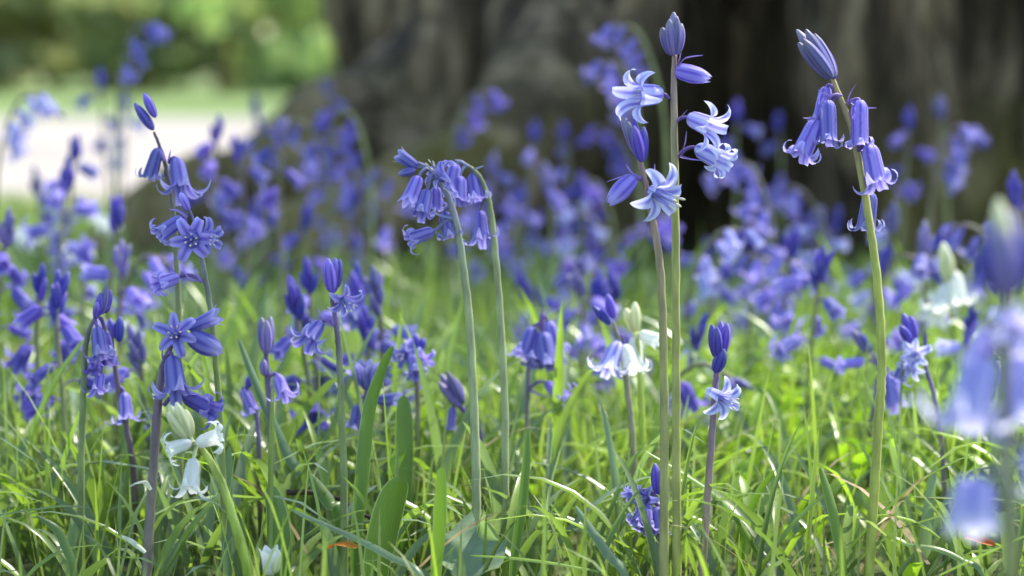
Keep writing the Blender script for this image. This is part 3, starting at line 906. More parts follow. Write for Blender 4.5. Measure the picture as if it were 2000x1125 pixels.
exec_generic = [
    # x, y, m, kind, nod, n, mat, label
    (268, 46, 1.75, "nod", 1, 6, "blue", "blurred bluebell head high against dark hedge, nodding bunch with one bell hung lower"),
    (196, 132, 1.95, "up", 0, 4, "blue", "faint blurred bluebell spike against the bright lawn below the hedge"),
    (48, 186, 1.6, "nod", 1, 6, "pale", "pale lilac blurred bluebell head nodding above the path at left edge"),
    (246, 180, 2.05, "up", 0, 4, "pale", "small pale blurred bluebell at the lawn edge, behind the two parted buds"),
    (425, 222, 1.5, "up", 0, 6, "deep", "deep violet blurred bluebell over the far end of the pale path"),
    (462, 255, 1.55, "up", 0, 4, "blue", "blurred bluebell with few bells leaning beside the deep violet one over the path"),
    (545, 222, 1.5, "up", 0, 5, "deep", "blurred bluebell with dark bud tip against the bright lawn, above root end"),
    (498, 182, 2.1, "up", 0, 4, "blue", "palest washed-out bluebell spike before the sunlit lawn"),
    (592, 236, 1.7, "nod", -1, 5, "blue", "blurred nodding bluebell between lawn and trunk foot, above the mossy root"),
    (640, 150, 2.1, "up", 0, 6, "blue", "tall faint bluebell touching the trunk edge where lawn meets bark"),
    (684, 218, 1.7, "nod", -1, 5, "deep", "saturated violet blurred bluebell drooping across the lower trunk edge"),
    (148, 262, 1.55, "up", 0, 6, "blue", "blurred bluebell spike with branching bells in front of the pale path"),
    (70, 322, 1.7, "up", 0, 5, "blue", "small blurred bluebell before the near edge of the pale path, left of branching spike"),
    (128, 308, 1.4, "star", 0, 7, "blue", "loose blurred bluebell with ring-like gaps between flowers, below the pale path"),
    (229, 376, 1.3, "bud", 0, 0, "deep", "single dark closed bud spike alone above sunlit grass, left side"),
    (12, 402, 1.25, "up", 0, 10, "deep", "dense deep-violet bluebell head cut by the left edge of the photo"),
    (112, 522, 1.15, "up", 0, 8, "deep", "slightly blurred dark bluebell with buds spread like fingers, lower left"),
    (78, 516, 1.17, "up", 0, 4, "deep", "dark budding bluebell leaning left beside the finger-spread one"),
    (236, 462, 1.25, "star", 0, 8, "blue", "blurred bluebell crowned with open flowers, central in the left clump"),
    (168, 462, 1.35, "star", 0, 6, "blue", "blurred bluebell with pale open face flowers left of the crowned one"),
    (282, 500, 1.3, "nod", 1, 6, "blue", "blurred bluebell arching right into the gap behind the ring of three flowers"),
    (262, 625, 1.15, "up", 0, 4, "blue", "short bluebell with bells just right of the bent dark column"),
    (574, 535, 1.15, "up", 0, 7, "deep", "bluebell with slim dark bud tower left of the indigo bud pair"),
    (600, 500, 1.22, "star", 0, 7, "blue", "blurred bluebell with outstretched bells behind the slim dark bud tower"),
    (735, 520, 1.2, "star", 0, 6, "blue", "blurred open-flowered bluebell close to the right of the indigo bud pair"),
    (700, 512, 1.25, "up", 0, 5, "deep", "violet bluebell partly hidden behind the indigo bud pair"),
    (715, 590, 1.18, "up", 0, 5, "blue", "short violet bluebell below the open-flowered one, over tall broad leaves"),
    (438, 358, 1.7, "up", 0, 5, "blue", "blurred bluebell in front of the low mossy root end"),
    (500, 392, 1.75, "up", 0, 4, "blue", "blurred bluebell with two round bells on the dark side of the root"),
    (928, 180, 1.85, "nod", 1, 5, "deep", "slim violet bluebell leaning right against the trunk recess"),
    (965, 290, 1.8, "up", 0, 8, "blue", "tall dense blurred bluebell right behind the hooked olive stem"),
    (1044, 232, 1.9, "up", 0, 4, "blue", "blurred bluebell of two round tiers against the mossy root"),
    (1102, 232, 1.95, "up", 0, 4, "blue", "small blurred bluebell with parted bells on the trunk, right of the two-tier one"),
    (1068, 318, 1.7, "star", 0, 7, "blue", "round-headed blurred bluebell low on the trunk"),
    (1134, 335, 1.75, "up", 0, 6, "pale", "pinkish-lilac blurred bluebell beside the round-headed one"),
    (1232, 50, 1.6, "nod", -1, 7, "blue", "highest blurred bluebell, long head nodding left across the trunk on a thick arched stem"),
    (1205, 122, 1.75, "nod", -1, 7, "blue", "blurred bluebell hanging in a column under the highest nodding head"),
    (1188, 250, 1.9, "nod", -1, 5, "deep", "deep violet bluebell slanting left below the hanging column"),
    (1440, 196, 1.85, "up", 0, 6, "blue", "triangular blurred bluebell head in front of the dark hollow"),
    (1460, 318, 1.55, "nod", -1, 9, "blue", "big blurred bluebell bunch under the dark hollow, right of the tallest stem"),
    (1520, 215, 2.0, "up", 0, 3, "blue", "sparse blurred bluebell with green seed top beside the hollow"),
    (1550, 365, 1.7, "nod", -1, 8, "blue", "blurred bluebell arched left right below the hollow edge"),
    (1600, 395, 1.7, "star", 0, 7, "pale", "pale blurred bluebell cluster between hollow and bowed tall stem"),
    (1632, 400, 1.8, "up", 0, 5, "blue", "dim blurred bluebell on the shaded bark left of the bowed stem"),
    (1776, 205, 1.8, "up", 0, 5, "deep", "blurred bluebell with upright deep bud and two spread bells on shaded bark"),
    (1838, 186, 1.85, "bud", 0, 0, "deep", "blurred indigo bud spike standing highest on the right-hand bark"),
    (1862, 246, 1.6, "nod", 1, 8, "blue", "blurred bluebell nodding right on thick olive stem, right-hand bark"),
    (1982, 336, 1.4, "up", 0, 6, "blue", "blurred bluebell at the right edge just above the large out-of-focus one"),
    (1742, 388, 1.5, "up", 0, 5, "pale", "lilac blurred bluebell immediately right of the bowed tall stem"),
    (1726, 470, 1.45, "up", 0, 6, "blue", "blurred bluebell peeping from both sides of the bowed tall stem"),
    (1758, 500, 1.4, "nod", 1, 2, "blue", "single blurred bell facing right in the gap beside the bowed stem"),
    (1806, 430, 1.35, "up", 0, 8, "blue", "blurred bluebell tangled with the white blurred one at right"),
    (1896, 440, 1.4, "nod", -1, 6, "blue", "blurred bluebell arching left under the right-hand bark, behind white one"),
    (1896, 590, 1.3, "star", 0, 4, "pale", "pale frilly blurred flower just right of the white blurred bluebell"),
    (1130, 518, 1.3, "up", 0, 9, "blue", "blurred bluebell with near-black bud tuft and broad skirt of bells, mid drift"),
    (1180, 540, 1.4, "up", 0, 6, "deep", "deep violet bluebell right of the one with near-black bud tuft"),
    (1366, 606, 1.25, "up", 0, 4, "pale", "bluebell with thin pale stem between the tallest stem and the mauve one"),
    (1362, 712, 1.2, "nod", 1, 1, "deep", "tiny bluebell with a lone dark bell between the tallest stem and the mauve one"),
    (1480, 500, 1.45, "nod", -1, 8, "blue", "blurred bluebell with hooked head above bright grass, right of mauve stem"),
    (1530, 510, 1.4, "nod", 1, 7, "blue", "blurred bluebell with rounded hoop of flowers, right of the hooked head"),
    (1380, 500, 1.5, "up", 0, 6, "blue", "blurred bluebell against the tallest stem's right side, dark lower bud"),
    (1748, 840, 1.3, "bud", 0, 0, "deep", "single fallen-looking violet bud slanting in bright weeds, right half"),
    (1580, 752, 1.35, "bud", 0, 0, "deep", "lone violet bud upright in the bright weeds left of bowed stem"),
]
for i, (x, y, m, kd, nod, n, mt, lb) in enumerate(exec_generic):
    generic(lb, x, y, m, kd, nod, n, None, mt, "creambud" if mt == "white" else ("greybud" if i % 3 == 0 else "bud"), i)

ZONES = [
    ("blurred violet bluebell in the crowded drift in front of the mossy root", "drift of bluebells before the mossy root", 590, 770, 270, 450, 1.55, 1.95, 6),
    ("blurred bluebell in the low crowded belt between the nodding stems and the tallest stem", "belt of bluebells in the middle", 1000, 1270, 440, 600, 1.25, 1.7, 6),
    ("small blurred bluebell in the belt right of tallest stem, below the hollow", "belt of bluebells below the hollow", 1345, 1640, 390, 590, 1.25, 1.85, 6),
    ("small blurred bluebell low before the bark at the far right", "bluebells before the bark at the right", 1740, 1990, 390, 580, 1.35, 1.85, 3),
    ("blurred bluebell low on the trunk foot behind the nodding stems", "bluebells at the trunk foot", 930, 1200, 350, 450, 1.6, 2.0, 6),
]
for lb, gp, x0, x1, y0, y1, m0, m1, cnt in ZONES:
    for i in range(cnt):
        x = x0 + (x1 - x0) * (i + rng.random()) / cnt
        m = rng.uniform(m0, m1)
        y = y0 + (y1 - y0) * rng.random()
        nod = rng.choice((0, 0, 0, 0, -1, 1))
        generic(lb, x, y, m, rng.choice(("up", "star", "up")), nod, rng.randint(4, 7), gp, rng.choice(("blue", "blue", "deep", "pale")), "bud", 900 + i)


for x_, y_, m_, lb in ((205, 442, 1.75, "largest blurred white spot in the sunlit left corner"), (150, 498, 1.6, "blurred white spot under the largest one, left corner"),
                       (48, 470, 1.7, "blurred white spot near the left edge above the grass"), (250, 638, 1.45, "small round pale spot right of the bent dark bluebell")):
    c_ = W(x_, y_, m_)  # blurred white spots, modelled as star-shaped blossoms on thin stems
    t_ = thing("small_white_spot", (c_.x, c_.y, 0), lb, "flower")
    mb_ = MB()
    tube(mb_, [(0, 0, -.01), (0.003, 0.002, c_.z * .5), (0, 0, c_.z)], [.0012, .001, .0008], [GREEN] * 3, 6)
    link("stem", mb_.mesh("stem"), M["stem"], t_)
    for q_ in range(2):
        o_ = link("blossom", with_mat(LOW["star"][q_], "white"), None, t_)
        aim(o_, Vector((0.009 * q_ - .004, 0, c_.z - .004 * q_)), (0.3 - .5 * q_, -0.5, 0.8), 0.017 if y_ < 600 else 0.009, q_)

# ------------------------------------------------------------------ single leaves, litter
def strap_leaf(label, pts, m, width, colr, face=0.0, fold=0.22, blunt=0.6, name="strap_leaf", grounded=True, mat="strap", cat="leaf", group=None, toward=None):
    """a leaf traced at its depth: pts (x, y) from foot to tip"""
    p = [W(x, y, m, toward[i] if toward else 0) for i, (x, y) in enumerate(pts)]
    if grounded:
        p0 = Vector((p[0].x + (p[0].x - p[1].x) * 0.25, p[0].y, -0.005))
        p = [p0] + p
    cs = catmull([tuple(q) for q in p], 7)
    root = Vector(cs[0])
    n = len(cs)
    ws = []
    for i in range(n):
        s = i / (n - 1)
        ws.append(width * 0.5 * S * D * m * (min(1, 0.55 + s) * (1 - max(0, (s - 1 + blunt) / blunt) ** 2.6) ** 0.5) + 0.00012)
    mb = MB()
    cols = [lerp(tuple(v * 1.1 for v in colr), colr, i / n) for i in range(n)]
    side = Vector((math.cos(face), math.sin(face), 0.0)).lerp(Vector((0, 0.3, 1)), 0.15)
    ribbon(mb, [Vector(c) - root for c in cs], ws, side, fold, cols, 7)
    o = link(name, mb.mesh(name), M[mat])
    o.location = root
    return tag(o, label, cat, group)


LG = (0.14, 0.23, 0.045)
LB = (0.21, 0.34, 0.04)
LGREY = (0.17, 0.25, 0.13)
strap_leaf("tallest narrow leaf, sharp-pointed, rising up right of the stem with indigo buds", [(698, 1060), (708, 950), (722, 810), (745, 730), (768, 676)], 1.02, 32, LG, 0.5, 0.35, 0.8)
strap_leaf("widest sharp leaf with rounded dark tip, bent slightly right, bottom centre-left", [(735, 1125), (748, 1050), (766, 980), (787, 934)], 0.98, 62, (0.12, 0.20, 0.03), 0.25, 0.2, 0.45)
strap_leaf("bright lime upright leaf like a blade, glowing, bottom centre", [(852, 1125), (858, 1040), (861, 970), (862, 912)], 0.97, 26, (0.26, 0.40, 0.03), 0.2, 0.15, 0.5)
strap_leaf("broad blunt blurred leaf standing upright behind the widest sharp one", [(788, 1010), (790, 900), (790, 830), (788, 772)], 1.08, 36, (0.11, 0.19, 0.035), 0.2, 0.2, 0.4)
strap_leaf("long leaf lying aslant across the bottom, from its tip at left down to bottom centre", [(830, 1130), (760, 1080), (680, 1040), (565, 992)], 0.965, 26, LGREY, 1.2, 0.5, 0.7, toward=(0.02, 0.01, 0, 0))
strap_leaf("short broad leaf standing among grass right of the white flower stem", [(553, 1125), (549, 1060), (541, 1000), (528, 948)], 1.0, 44, (0.13, 0.22, 0.04), 0.3, 0.22, 0.5)
strap_leaf("leaf curved up to the left just left of the indigo-bud stem", [(664, 1010), (645, 980), (622, 950), (604, 926)], 1.03, 30, LG, 0.6, 0.3, 0.6)
strap_leaf("greyish leaf sweeping right and down between the lilac stem and indigo-bud stem", [(600, 960), (560, 880), (510, 770), (466, 660)], 1.08, 24, LGREY, 0.7, 0.35, 0.8)
strap_leaf("narrow leaf standing by the right nodding stem, pointed dark tip", [(1004, 1110), (1020, 1000), (1030, 900), (1032, 838)], 1.0, 22, LG, 0.5, 0.3, 0.7)
strap_leaf("bright folded leaf left of the bowed tall stem, curving up left", [(1650, 1125), (1638, 1040), (1622, 970), (1602, 912)], 0.99, 26, (0.17, 0.28, 0.03), 0.6, 0.4, 0.7)
strap_leaf("leaf arching sideways with pale folded tip, right of bowed tall stem", [(1925, 1125), (1880, 1090), (1830, 1068), (1760, 1060)], 0.97, 22, LG, 1.1, 0.5, 0.6)
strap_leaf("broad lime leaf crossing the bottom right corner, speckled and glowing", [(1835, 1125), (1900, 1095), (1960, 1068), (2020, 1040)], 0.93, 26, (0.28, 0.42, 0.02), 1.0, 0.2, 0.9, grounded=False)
strap_leaf("pale-edged leaf slanting down right below the two tall stems' left side", [(1226, 1130), (1190, 1080), (1155, 1030), (1124, 988)], 0.97, 26, LGREY, 0.8, 0.4, 0.7)
strap_leaf("long arched leaf running right from behind the tallest stems to bottom centre-right", [(1500, 1125), (1460, 1040), (1390, 960), (1260, 880)], 1.03, 20, LB, 1.0, 0.4, 0.9)
strap_leaf("grey-green upright leaf behind the lime stem of the white flower", [(445, 1100), (444, 1030), (446, 950), (448, 872)], 1.0, 22, LGREY, 0.3, 0.3, 0.7)
strap_leaf("thin grass-like leaf arching left with torn dry tip at left edge", [(-20, 1010), (60, 998), (120, 990), (176, 992)], 0.99, 11, (0.14, 0.21, 0.09), 1.2, 0.4, 0.9, grounded=False)
strap_leaf("dark leaf bending over at lower left, under the torn dry tip one", [(145, 1120), (130, 1070), (108, 1030), (70, 1006)], 0.98, 20, LG, 0.6, 0.3, 0.8)
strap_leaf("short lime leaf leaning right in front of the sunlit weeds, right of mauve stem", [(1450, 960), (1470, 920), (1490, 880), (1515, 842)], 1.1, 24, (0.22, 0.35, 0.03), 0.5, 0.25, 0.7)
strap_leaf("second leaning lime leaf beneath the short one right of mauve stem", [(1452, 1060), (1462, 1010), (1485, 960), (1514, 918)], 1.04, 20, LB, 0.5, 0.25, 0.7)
strap_leaf("flat horizontal leaf with pale edge low at bottom centre, right of lime blade", [(1170, 1115), (1080, 1098), (1000, 1088), (918, 1084)], 0.98, 13, LB, 1.2, 0.5, 0.9, grounded=False)

# broad wavy dock-like leaf at the bottom centre
root = W(905, 1150, 1.0)
dm = MB()
rows, uvr = [], []
for i in range(12):
    s = i / 11
    w = 0.017 * math.sin(math.pi * min(1, s * 0.92 + 0.06)) ** 0.7
    rows.append([Vector((v * w + 0.006 * s, 0.03 * s + 0.004 * math.sin(9 * s + 3 * v) * abs(v) - 0.008 * v, 0.024 * s + 0.005 * abs(v) + 0.002 * math.sin(14 * s) * abs(v)))
                 for v in [-1 + 0.25 * j for j in range(9)]])
dm.grid(rows, None, [(0.22, 0.30, 0.17)] * 12)
dk = link("broad_leaf", dm.mesh("broad_leaf"), M["leaf"])
dk.location = root
tag(dk, "broad grey-green wavy leaf low at bottom centre behind the lime blade", "leaf")

# dead orange leaf, fallen petals, twig
strap_leaf("small dead orange leaf caught in grass beside the indigo-bud stem", [(640, 1071), (655, 1065), (678, 1064), (699, 1069)], 0.985, 13, (0.55, 0.20, 0.025), 0.2, 0.3, 0.6,
           name="dead_leaf", grounded=False, mat="litter", cat="leaf")
strap_leaf("dead reddish-orange leaf scrap under the large out-of-focus bluebell", [(1885, 1048), (1905, 1052), (1925, 1058), (1945, 1064)], 0.99, 13, (0.45, 0.10, 0.02), 0.2, 0.3, 0.6,
           name="dead_leaf", grounded=False, mat="litter", cat="leaf")
for lb, pp, w in (("withered white flower scrap hung on a grass blade left of the white bluebell", [(296, 956), (284, 940), (266, 942), (252, 950)], 13),
                  ("withered cream flower scrap low in the grass near the bottom left", [(285, 1078), (272, 1066), (256, 1054), (238, 1046)], 14)):
    strap_leaf(lb, pp, 0.985, w, (0.72, 0.74, 0.50), 0.8, 0.5, 0.7, name="petal_scrap", grounded=False, mat="litter", cat="petal")
tw = MB()
tp = catmull([tuple(W(*q)) for q in ((560, 962, 1.06), (610, 962, 1.06), (660, 974, 1.07), (700, 1000, 1.05), (730, 1014, 1.04))], 5)
tube(tw, [Vector(p) - Vector(tp[0]) for p in tp], [0.0016 - 0.0008 * i / len(tp) for i in range(len(tp))], [(0.07, 0.045, 0.035)] * len(tp), 6)
o = link("twig", tw.mesh("twig"), M["litter"])
o.location = tp[0]
tag(o, "thin dark bent twig lying in grass beside the stem with indigo buds", "twig")
lg = MB()
lp = catmull([(-0.06, 0, 0.02), (0.0, 0.005, 0.024), (0.07, 0.0, 0.022), (0.12, 0.01, 0.018)], 6)
tube(lg, lp, [0.014 + 0.002 * math.sin(i * 1.3) for i in range(len(lp))], [(0.48, 0.42, 0.33)] * len(lp), 10)
o = link("fallen_branch", lg.mesh("fallen_branch"), M["litter"])
pl = W(1850, 742, 1.75)
o.location = (pl.x, pl.y, 0.0)
tag(o, "pale dry fallen branch lying blurred on ground behind the large out-of-focus bluebell", "branch")


# ------------------------------------------------------------------ grass and ground cover
def trunk_clear(x, y):
    return (x - 0.60) ** 2 + (y - 3.97) ** 2 > 0.72 ** 2


nr = np.random.default_rng(11)


def blades(name, xs, ys, h, w, lean, curl, cols, segs=6, ncol=2, fold=0.3, z0=None, az=None):
    n = len(xs)
    az = nr.uniform(0, 2 * np.pi, n) if az is None else az
    fz = nr.uniform(0, 2 * np.pi, n)
    s = np.linspace(0, 1, segs + 1)
    z0 = np.zeros(n) if z0 is None else z0
    hx, hy = np.cos(az), np.sin(az)
    out = lean[:, None] * s[None] + curl[:, None] * s[None] ** 2.2
    zz = s[None] * np.sqrt(np.clip(1 - (0.75 * out / (1 + lean + curl)[:, None]) ** 2, 0.05, 1)) - 0.55 * curl[:, None] * s[None] ** 3.5
    px = xs[:, None] + hx[:, None] * out * h[:, None]
    py = ys[:, None] + hy[:, None] * out * h[:, None]
    pz = z0[:, None] + zz * h[:, None] - 0.004
    pz = np.maximum(pz, 0.003 * s[None] - 0.002)
    wd = w[:, None] * (0.65 + 0.9 * s[None] * (1 - s[None])) * np.sqrt(np.clip(1 - s[None] ** 3, 0, 1)) * 0.5 + 0.00008
    # width direction: across the bend with a random twist
    tw = fz[:, None] + s[None] * nr.uniform(-0.8, 0.8, n)[:, None]
    mixf = nr.uniform(0.2, 1, n)[:, None]
    wx = -hy[:, None] * mixf + np.cos(tw) * (1 - mixf)
    wy = hx[:, None] * mixf + np.sin(tw) * (1 - mixf)
    ln = np.sqrt(wx ** 2 + wy ** 2) + 1e-6
    wx, wy = wx / ln, wy / ln
    V = np.zeros((n, segs + 1, ncol, 3), dtype=np.float32)
    for c in range(ncol):
        v = -1 + 2 * c / (ncol - 1)
        k = fold * wd * (abs(v) - 0.5)
        V[:, :, c, 0] = px + wx * wd * v - hx[:, None] * k
        V[:, :, c, 1] = py + wy * wd * v - hy[:, None] * k
        V[:, :, c, 2] = pz + k * 0.5
    base = (np.arange(n) * (segs + 1) * ncol)[:, None, None]
    r_ = np.arange(segs)[None, :, None]
    c_ = np.arange(ncol - 1)[None, None, :]
    a = base + r_ * ncol + c_
    F = np.stack([a, a + 1, a + ncol + 1, a + ncol], axis=-1).reshape(-1, 4)
    me = bpy.data.meshes.new(name)
    nv_, nf = V.size // 3, len(F)
    me.vertices.add(nv_)
    me.vertices.foreach_set("co", V.ravel())
    me.loops.add(nf * 4)
    me.loops.foreach_set("vertex_index", F.astype(np.int32).ravel())
    me.polygons.add(nf)
    me.polygons.foreach_set("loop_start", np.arange(0, nf * 4, 4, dtype=np.int32))
    me.polygons.foreach_set("use_smooth", np.ones(nf, dtype=bool))
    at = me.attributes.new("col", "FLOAT_COLOR", "POINT")
    cc = np.ones((n, segs + 1, ncol, 4), dtype=np.float32)
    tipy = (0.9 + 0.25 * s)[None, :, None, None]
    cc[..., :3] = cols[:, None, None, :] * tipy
    at.data.foreach_set("color", cc.ravel())
    me.update(calc_edges=True)
    me.validate()
    return me


def scatter(n, y0, y1, power=1.0, spread=0.225, extra=0.1):
    u = nr.random(n) ** power
    y = y0 + (y1 - y0) * u
    x = nr.uniform(-1, 1, n) * (spread * y + extra)
    ok = np.array([trunk_clear(a, b) for a, b in zip(x, y)])
    return x[ok], y[ok]


def clumpy(x, y, f=9.0):
    return np.array([noise.noise(Vector((a * f, b * f, 3.3))) for a, b in zip(x, y)])


def pick(n, cols):
    c = np.array(cols)
    i = nr.integers(0, len(c), n)
    j = nr.integers(0, len(c), n)
    t = nr.random(n)[:, None]
    return c[i] * (1 - t) + c[j] * t


GC = [(0.18, 0.25, 0.055), (0.23, 0.31, 0.06), (0.30, 0.39, 0.065), (0.17, 0.22, 0.08), (0.25, 0.31, 0.12)]
# fine grass
x, y = scatter(23000, 0.98, 4.6, 1.4)
k = (nr.random(len(x)) < np.clip((y - 1.27) / 0.35, np.where(x < 0.07, 0.10, 0.05), 1) * np.where((x > 0.1) & (y > 1.4) & (y < 1.9), 0.45, 1))
x, y = x[k], y[k]
n = len(x)
cl = clumpy(x, y)
h = np.clip(nr.normal(0.072, 0.02, n) * (1 + 0.6 * cl), 0.02, 0.125)
h = np.where(y < 1.30, h * np.clip((y - 0.65) / 0.6, 0.3, 1), h)
h = np.where(y > 2.6, h * 0.6, h)
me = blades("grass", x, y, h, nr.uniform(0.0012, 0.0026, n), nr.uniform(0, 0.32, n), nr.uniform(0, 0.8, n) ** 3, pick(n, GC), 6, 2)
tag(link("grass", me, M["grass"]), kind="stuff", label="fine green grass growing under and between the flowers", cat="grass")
# strap foliage of bluebells, arching
LC = [(0.14, 0.20, 0.065), (0.18, 0.24, 0.11), (0.20, 0.26, 0.15), (0.20, 0.28, 0.055), (0.26, 0.36, 0.055)]
x, y = scatter(4700, 1.31, 4.2, 1.15)
k = nr.random(len(x)) < np.where((x > 0.1) & (y > 1.4) & (y < 1.9), 0.55, 1)
x, y = x[k], y[k]
n = len(x)
cl = clumpy(x, y, 6)
h = np.clip(nr.normal(0.10, 0.025, n) * (1 + 0.5 * cl), 0.03, 0.15)
h = np.where(y < 1.45, h * 0.75, h)
h = np.where(y > 2.7, h * 0.65, h)
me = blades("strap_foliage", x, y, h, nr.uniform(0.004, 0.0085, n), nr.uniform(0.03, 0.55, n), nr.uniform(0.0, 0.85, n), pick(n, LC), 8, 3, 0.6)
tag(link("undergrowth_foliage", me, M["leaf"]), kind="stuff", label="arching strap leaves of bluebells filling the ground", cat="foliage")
# dry straw lying through the grass
x, y = scatter(200, 1.3, 2.8, 1.2)
n = len(x)
me = blades("straw", x, y, nr.uniform(0.03, 0.08, n), nr.uniform(0.001, 0.003, n), nr.uniform(0.5, 1.4, n), nr.uniform(0.1, 0.9, n), pick(n, [(0.42, 0.33, 0.17), (0.30, 0.22, 0.12), (0.5, 0.42, 0.25)]), 5, 2, z0=nr.uniform(0.005, 0.04, n))
tag(link("straw_litter", me, M["litter"]), kind="stuff", label="dry straw and dead stalks scattered through the grass", cat="straw")
# rougher grass further out to the path and to the sides
x = nr.uniform(-3.2, 3.0, 14000)
y = nr.uniform(3.4, 5.5, 14000)
ok = np.array([trunk_clear(a, b) for a, b in zip(x, y)])
x, y = x[ok], y[ok]
n = len(x)
me = blades("verge_grass", x, y, nr.uniform(0.02, 0.05, n), nr.uniform(0.004, 0.008, n), nr.uniform(0, 0.6, n), nr.uniform(0, 0.6, n), pick(n, GC), 4, 2)
tag(link("verge_grass", me, M["grass"]), kind="stuff", label="rough grass verge running along the pale path", cat="grass")

# leafy bright weeds in the right half: small broad leaflets
x = nr.normal(0.29, 0.16, 2600)
y = nr.normal(1.90, 0.18, 2600)
n = len(x)
WC = [(0.22, 0.36, 0.025), (0.28, 0.42, 0.03), (0.17, 0.30, 0.03), (0.32, 0.46, 0.05)]
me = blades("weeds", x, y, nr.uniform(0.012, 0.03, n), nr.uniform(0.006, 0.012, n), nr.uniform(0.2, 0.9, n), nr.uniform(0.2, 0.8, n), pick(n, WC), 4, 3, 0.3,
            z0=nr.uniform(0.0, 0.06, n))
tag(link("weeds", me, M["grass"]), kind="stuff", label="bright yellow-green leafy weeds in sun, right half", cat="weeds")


# ------------------------------------------------------------------ ground, path, lawn
def sheet(name, x0, x1, y0, y1, z, nx, ny, mat, wob=0.0):
    mb = MB()
    rows = []
    for j in range(ny + 1):
        row = []
        for i in range(nx + 1):
            xx = x0 + (x1 - x0) * i / nx
            yy = y0 + (y1 - y0) * j / ny
            if wob and j in (0, ny):
                yy += wob * noise.noise(Vector((xx * 0.7, j, 0.5)))
            row.append((xx, yy, z))
        rows.append(row)
    mb.grid(rows)
    o = link(name, mb.mesh(name), mat)
    return tag(o, kind="structure")


sheet("ground", -60, 60, -20, 62, 0.0, 30, 32, M["soil"])
sheet("path", -60, 60, 5.3, 14.4, 0.004, 300, 8, M["path"], 0.2)
sheet("lawn", -60, 60, 14.2, 60, 0.008, 300, 8, M["lawn"], 0.4)

# ------------------------------------------------------------------ the old tree
TX, TY, TR = 0.60, 3.97, 0.74


def trunk_r(a, z):
    """radius at angle a (0 = +x), height z"""
    fl = math.exp(-z / 0.22)
    q = min(max((z - 0.35) / 1.9, 0), 1)
    r = TR - 0.33 * q * q * (3 - 2 * q) - 0.03 * max(z - 2.2, 0) + 0.10 * fl
    # flutes and buttresses
    r += 0.05 * math.sin(a * 9 + 0.6 + 0.5 * z) + 0.045 * math.sin(a * 17 + 1.7 - 0.8 * z) * (0.6 + 0.4 * math.sin(z * 3))
    r += 0.035 * noise.noise(Vector((math.cos(a) * 3, math.sin(a) * 3, z * 0.9)))
    r += 0.06 * noise.noise(Vector((math.cos(a) * 8, math.sin(a) * 8, z * 2.6)))
    r += 0.032 * noise.noise(Vector((math.cos(a) * 24, math.sin(a) * 24, z * 5)))
    # folds and the deep hollow on the camera side: given by where they lie across the front
    d2 = (a - math.atan2(-1, -0.95) + math.pi) % (2 * math.pi) - math.pi      # recess left of middle
    r -= 0.12 * math.exp(-(d2 / 0.085) ** 2) * (1 / (1 + math.exp((z - 1.1) * 6)))
    return r


tree = thing("old_tree", (TX, TY, 0), "massive old tree trunk with fluted bark, dark hollow and mossy roots behind the flowers", "tree")
mb = MB()
zs = [-0.05] + [0.012 * i for i in range(60)] + [0.72 + 0.07 * i for i in range(20)] + [2.2 + 0.35 * i for i in range(14)]
rows = []
NA = 560
for z in zs:
    row = []
    for k in range(NA):
        a = 2 * math.pi * k / NA
        rr = trunk_r(a, max(z, 0))
        if z > 3:
            rr *= 1 - 0.05 * (z - 3)
        lx, ly = rr * math.cos(a), rr * math.sin(a)
        if ly < -0.3 and z < 1.3:          # the hollow: a deep slot running into the stem
            hw = 0.062 + 0.05 * math.exp(-max(z, 0) / 0.10) + 0.012 * math.sin(z * 17) + 0.008 * noise.noise(Vector((lx * 20, z * 20, 7)))
            dy = 0.40 * math.exp(-(abs(lx + 0.335) / hw) ** 3) / (1 + math.exp((z - 0.47) * 30))
            ly += dy
            lx += 0.0855 * dy
        row.append((lx + 0.10 * max(z - 0.5, 0), ly, z))
    rows.append(row)
mb.grid(rows, closed=True)
link("trunk", mb.mesh("trunk"), M["bark"], tree)


def root_mesh(pts):
    mb = MB()
    cs = catmull(pts, 10)
    pv = [Vector(c[:3]) for c in cs]
    rows = []
    nn = 24
    for i, p in enumerate(pv):
        t = (pv[min(i + 1, len(pv) - 1)] - pv[max(i - 1, 0)]).normalized()
        s = t.cross(Vector((0, 0, 1))).normalized()
        u = s.cross(t)
        row = []
        for k in range(nn):
            a = 2 * math.pi * k / nn
            d = s * math.cos(a) + u * math.sin(a)
            q = p + d * cs[i][3]
            f = 1 + 0.22 * noise.noise(q * 9) + 0.1 * noise.noise(q * 25)
            row.append(p + d * cs[i][3] * f)
        rows.append(row)
    mb.grid(rows, closed=True)
    return mb.mesh("root")


O = Vector((TX, TY, 0))


def rel(p):
    return (p[0] - TX, p[1] - TY, p[2], p[3])


for pts in ([(0.05, 3.75, 0.20, 0.2), (-0.16, 3.60, 0.125, 0.14), (-0.31, 3.50, 0.08, 0.105), (-0.41, 3.46, 0.05, 0.08), (-0.55, 3.42, -0.03, 0.05)],
            [(0.06, 3.50, 0.30, 0.10), (0.05, 3.32, 0.20, 0.085), (-0.06, 3.14, 0.12, 0.075), (-0.20, 3.12, 0.06, 0.065), (-0.36, 3.10, -0.03, 0.05)],
            [(0.75, 3.35, 0.12, 0.2), (0.80, 3.15, 0.06, 0.12), (0.86, 2.98, -0.02, 0.07)]):
    link("root", root_mesh([rel(p) for p in pts]), M["bark"], tree)


